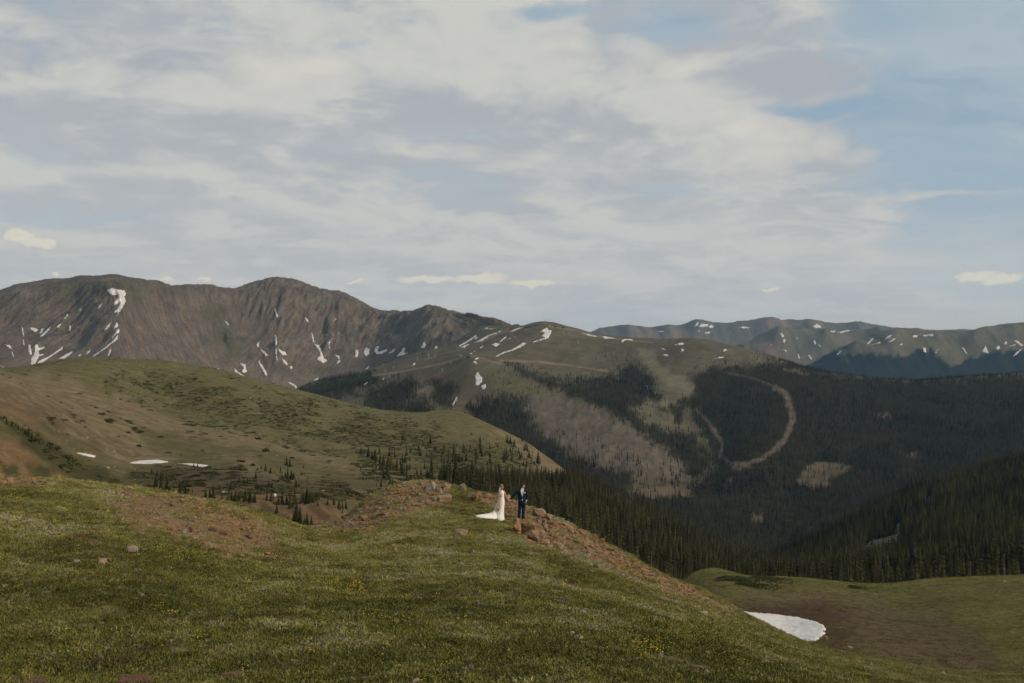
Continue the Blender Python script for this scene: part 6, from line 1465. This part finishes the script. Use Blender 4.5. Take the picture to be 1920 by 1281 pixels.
sh_ = front('shirt', [vrow(1.545, 0.0, 0.105), vrow(1.50, -0.045, 0.120), vrow(1.42, -0.035, 0.105), vrow(1.32, -0.012, 0.085), vrow(1.22, 0.018, 0.060), vrow(1.165, 0.034, 0.042)], M_SHIRT, 0.008)
front('tie', [vrow(1.51, 0.030, 0.068, 3), vrow(1.47, 0.034, 0.062, 3), vrow(1.34, 0.020, 0.062, 3), vrow(1.20, 0.026, 0.052, 3)], M_TIE, 0.014)
front('shirt_tail', [vrow(1.09, 0.034, 0.038, 3), vrow(1.04, 0.026, 0.048, 3), vrow(0.985, 0.020, 0.054, 3)], M_SHIRT, 0.007)
front('jacket_opening', [vrow(0.985, 0.005, 0.066, 3), vrow(0.90, -0.012, 0.095, 3), vrow(0.80, -0.035, 0.125, 3)], M_NAVYD, 0.007)
front('lapel', [vrow(1.53, -0.045, -0.005, 3), vrow(1.45, -0.095, -0.040, 3), vrow(1.32, -0.050, -0.012, 3), vrow(1.17, 0.030, 0.036, 3)], M_NAVYD, 0.012)
front('lapel', [vrow(1.53, 0.105, 0.140, 3), vrow(1.45, 0.110, 0.165, 3), vrow(1.32, 0.085, 0.120, 3), vrow(1.17, 0.040, 0.046, 3)], M_NAVYD, 0.012)
front('pocket_square', [vrow(1.375, 0.145, 0.200, 3), vrow(1.335, 0.135, 0.185, 3)], M_SHIRT, 0.010)
ball('boutonniere', (0.118, -0.150, 1.385), 0.026, M_PETO, groom, 2, (1, .7, 1), None, 0.5)
ball('button', (0.036, -0.146, 1.135), 0.009, M_EYE, groom, 1)
tube('shirt_collar', [(0.055, 0.0, 1.525), (0.068, 0.0, 1.565)], [0.068, 0.063], M_SHIRT, groom, 16, False)
for hx, kx, ax_ in ((-0.062, -0.098, -0.112), (0.112, 0.100, 0.082)):
    tube('trouser_leg', [(hx+0.01, 0, 0.93), (hx, 0, 0.84), (hx*0.5+kx*0.5, -0.005, 0.66), (kx, -0.012, 0.48), (ax_, 0.0, 0.24), (ax_, 0.006, 0.075)], [0.112, 0.108, 0.092, 0.078, 0.070, 0.069], M_NAVYD, groom)
for ax_, tx_ in ((-0.112, -0.14), (0.082, 0.108)):
    tube('shoe', [(ax_, 0.055, 0.045), (ax_, 0.0, 0.055), (tx_*0.5+ax_*0.5, -0.08, 0.045), (tx_, -0.165, 0.032), (tx_, -0.20, 0.028)], [0.036, 0.046, 0.048, 0.042, 0.020], M_SHOE, groom)
ball('hair', (0.066, 0.0, 1.728), 0.100, M_HAIRD, groom, 3, (1.02, 0.92, 0.86), lambda c: (c.x > 0.62 and c.z < 0.55) or c.z < -0.55 or (c.x > 0.15 and c.z < -0.05))
for s_ in (-0.030, 0.030): ball('eye', (0.158, -0.012+s_, 1.700), 0.010, M_EYE, groom, 1)
ball('mouth', (0.158, -0.012, 1.632), 0.016, M_LIP, groom, 1, (.6, 1.2, .35))

# --- bride, three-quarter view, right arm hanging with the bouquet, left hand in his
by_ = 47.6; bx0 = (938.5-CX)/F*by_; bz_ = (CY-976.2)/F*by_
J = {'pelvis': ((0.05, 0, 0.92), (0.130, 0.11), None), 'waist': ((0.055, 0, 1.11), (0.092, 0.085), 'pelvis'), 'chest': ((0.05, 0, 1.30), (0.120, 0.095), 'waist'),
     'neck0': ((0.058, 0, 1.44), (0.050, 0.050), 'chest'), 'neck': ((0.068, 0, 1.495), (0.042, 0.043), 'neck0'), 'jaw': ((0.094, -0.010, 1.560), (0.056, 0.050), 'neck'), 'cran': ((0.080, 0, 1.640), (0.080, 0.072), 'jaw'),
     'nose': ((0.164, -0.022, 1.602), (0.012, 0.011), 'cran'), 'ear': ((0.068, -0.078, 1.606), (0.014, 0.008), 'cran'),
     'rsh': ((-0.062, -0.045, 1.395), (0.052, 0.050), 'chest'), 'rel': ((-0.098, -0.10, 1.12), (0.037, 0.037), 'rsh'), 'rwr': ((-0.128, -0.14, 0.875), (0.024, 0.022), 'rel'), 'rpalm': ((-0.138, -0.15, 0.815), (0.032, 0.018), 'rwr'),
     'lsh': ((0.160, 0.01, 1.395), (0.052, 0.050), 'chest'), 'lel': ((0.262, -0.01, 1.18), (0.037, 0.037), 'lsh'), 'lwr': ((0.356, -0.03, 1.005), (0.024, 0.022), 'lel'), 'lpalm': ((0.386, -0.036, 0.958), (0.032, 0.018), 'lwr'),
     'rhip': ((-0.015, 0, 0.86), (0.085, 0.085), 'pelvis'), 'rkn': ((-0.03, -0.01, 0.47), (0.056, 0.056), 'rhip'), 'ran': ((-0.03, 0.01, 0.09), (0.036, 0.038), 'rkn'), 'rtoe': ((-0.01, -0.11, 0.03), (0.034, 0.024), 'ran'),
     'lhip': ((0.115, 0, 0.86), (0.085, 0.085), 'pelvis'), 'lkn': ((0.10, -0.01, 0.47), (0.056, 0.056), 'lhip'), 'lan': ((0.09, 0.01, 0.09), (0.036, 0.038), 'lkn'), 'ltoe': ((0.115, -0.11, 0.03), (0.034, 0.024), 'lan')}
fingers(J, 'rwr', 'rpalm', (-0.1, -0.1, -1), (0.2, -1, 0), (0.9, -0.2, -0.1), 1)
fingers(J, 'lwr', 'lpalm', (0.6, 0, -0.8), (0.1, 1, 0), (0.5, 0, 0.6), -1)
bride = skinned('person', J, M_SKINB); bride.location = (bx0, by_, bz_)
tag(bride, 'woman in a long ivory dress and veil holding a bouquet on the ridge', 'person')
fold = lambda t, u: (0.05*math.sin(t*9+0.7)+0.035*math.sin(t*14+2))*max(0, 0.62-u)*1.5
loft('skirt', [(-0.125, 0.02, -0.02, 0.300, 0.33), (-0.115, 0.02, 0.08, 0.288, 0.31), (-0.09, 0.015, 0.22, 0.255, 0.26), (-0.05, 0.01, 0.38, 0.212, 0.205), (-0.005, 0, 0.55, 0.172, 0.165), (0.035, 0, 0.73, 0.152, 0.148), (0.048, 0, 0.90, 0.152, 0.140), (0.052, 0, 1.04, 0.128, 0.112), (0.055, 0, 1.14, 0.112, 0.100)], M_DRESS, bride, 48, False, True, fold)
loft('bodice', [(0.055, 0, 1.135, 0.113, 0.101), (0.053, 0, 1.19, 0.116, 0.103), (0.05, 0, 1.245, 0.126, 0.112), (0.048, -0.004, 1.31, 0.136, 0.120), (0.05, -0.004, 1.37, 0.118, 0.108), (0.055, -0.002, 1.415, 0.082, 0.080), (0.058, 0, 1.445, 0.064, 0.060)], M_DRESS, bride, 36, False, True, None,
     lambda i, t: (i < 2 and 2.5 < t < 4.5 - 0.35*i) or (i >= 3 and 1.0 < t < 2.4))
# train lying over the slope towards us and to the left
tp = [(-0.20, 0.03, 0.40, 0.24, 0.16), (-0.36, -0.03, 0.24, 0.32, 0.15), (-0.54, -0.12, 0.14, 0.40, 0.13), (-0.74, -0.22, 0.10, 0.40, 0.11), (-0.94, -0.34, 0.08, 0.32, 0.09), (-1.10, -0.44, 0.06, 0.18, 0.06), (-1.17, -0.48, 0.05, 0.06, 0.04)]
v = []; f = []; nn = 15
for i, (x_, y_, z_, hw, th) in enumerate(tp):
    d = Vector((tp[min(i+1, 6)][0]-tp[max(i-1, 0)][0], tp[min(i+1, 6)][1]-tp[max(i-1, 0)][1], 0)).normalized(); s1 = Vector((-d.y, d.x, 0))
    for k_ in range(nn):
        a = -1+2*k_/(nn-1); p = Vector((x_, y_, 0))+s1*a*hw
        g_ = float(FG.hz(np.array([bx0+p.x]), np.array([by_+p.y]))[0])-bz_
        g_ = g_ if i > 1 else g_*0.5
        v.append((p.x, p.y, g_+0.02+z_*(1-0.6*abs(a))+th*(1-a*a)+0.014*math.sin(a*11+i*0.6)*(1-abs(a))))
for i in range(6):
    for k_ in range(nn-1): f.append((i*nn+k_, i*nn+k_+1, (i+1)*nn+k_+1, (i+1)*nn+k_))
tr_ = mesh_obj('train', pydata('train', v, f, True, M_DRESS), None, bride); md = tr_.modifiers.new('cloth', 'SOLIDIFY'); md.thickness = 0.02
# veil: sheer tulle down the back
mv = bpy.data.materials.new('sheer_veil'); mv.use_nodes = True; t_ = NT(mv.node_tree); bs = t_.n['Principled BSDF']; bs.inputs['Base Color'].default_value = (0.80, 0.79, 0.77, 1); bs.inputs['Roughness'].default_value = 0.9
t_.put(bs.inputs['Alpha'], t_.rng(t_.noise(t_.new('ShaderNodeTexCoord').outputs['Object'], 6.0, 3, 0.5), 0.3, 0.7, 0.62, 0.85))
vp = [(0.045, 1.70, 0.05), (0.0, 1.655, 0.085), (-0.045, 1.56, 0.11), (-0.085, 1.42, 0.13), (-0.105, 1.22, 0.15), (-0.125, 1.02, 0.17), (-0.165, 0.86, 0.19), (-0.225, 0.70, 0.20), (-0.275, 0.56, 0.20)]
v = []; f = []; nn = 13
for i, (x_, z_, hw) in enumerate(vp):
    for k_ in range(nn):
        a = -1+2*k_/(nn-1)
        v.append((x_+0.07*a*a*(1 if i else 0.4)+0.012*math.sin(a*13+i)*min(1, i/3), 0.02+a*hw, z_))
for i in range(len(vp)-1):
    for k_ in range(nn-1): f.append((i*nn+k_, (i+1)*nn+k_, (i+1)*nn+k_+1, i*nn+k_+1))
mesh_obj('veil', pydata('veil', v, f, True, mv), None, bride)
hb = ball('hair', (0.064, 0.0, 1.656), 0.090, M_HAIRB, bride, 3, (1.04, 0.98, 0.88), lambda c: (c.x > 0.55 and c.z < 0.5) or (c.x > 0.10 and c.z < -0.25) or c.z < -0.75, 0.06)
ball('bun', (-0.012, 0.0, 1.605), 0.052, M_HAIRB, hb, 2, (1, 1.1, 0.95), None, 0.2)
for s_ in (-0.026, 0.026): ball('eye', (0.147, -0.020+s_, 1.622), 0.009, M_EYE, bride, 1)
ball('mouth', (0.145, -0.022, 1.570), 0.013, M_LIP, bride, 1, (.6, 1.2, .4))
# bouquet
bq = empty('bouquet', (bx0-0.125, by_-0.20, bz_+0.62))
tag(bq, 'small bouquet of peach and cream flowers in the woman\'s hand', 'bouquet')
tube('stems', [(-0.015, 0.045, 0.24), (-0.01, 0.03, 0.12), (0, 0, 0.0)], [0.014, 0.018, 0.03], M_LEAF, bq, 8)
rr = random.Random(3); lv = []; lf = []
for i in range(90):
    d = Vector((rr.gauss(0, 1), rr.gauss(0, 1), rr.gauss(0, 1))).normalized(); c = d*rr.uniform(0.07, 0.135); s1 = d.orthogonal().normalized()*0.016; s2 = d.cross(s1).normalized()*0.032; b_ = len(lv)
    lv += [c-s2, c+s1, c+s2+d*0.02, c-s1]; lf.append((b_, b_+1, b_+2, b_+3))
mesh_obj('leaves', pydata('leaves', lv, lf, False, M_LEAF), None, bq)
for i in range(20):
    d = Vector((rr.gauss(0, 1), -abs(rr.gauss(0, 1)), rr.gauss(0, 1))).normalized()*rr.uniform(0.07, 0.11)
    ball('flower', tuple(d), rr.uniform(0.022, 0.036), rr.choice((M_PETO, M_PETC, M_PETC)), bq, 2, (1, 1, .8), None, 0.6)
# the rock the groom stands on
o = mesh_obj('rock', ROCKS['o'][1]); o.scale = (0.62, 0.75, 0.55); o.location = (gx_+0.0, gy_+0.02, gz_-0.26); o.rotation_euler = (0, 0, 0.3)
tag(o, 'flat topped orange boulder under the groom\'s shoes', 'rock')

# ================================================================== AIR
hz_ = boxes('haze', [((0, 4000, -158), (34000, 28000, 926))], None, None)
hz_.data.materials.clear()
mh = bpy.data.materials.new('mountain_air'); mh.use_nodes = True; t_ = NT(mh.node_tree); t_.n.clear()
pv = t_.new('ShaderNodeVolumePrincipled'); pv.inputs['Color'].default_value = (0.32, 0.62, 1.0, 1); pv.inputs['Density'].default_value = 2.3e-5; pv.inputs['Anisotropy'].default_value = 0.1
ou = t_.new('ShaderNodeOutputMaterial'); t_.l.new(pv.outputs[0], ou.inputs['Volume'])
hz_.data.materials.append(mh); hz_['kind'] = 'stuff'; hz_['label'] = 'thin blue mountain haze filling the valleys'
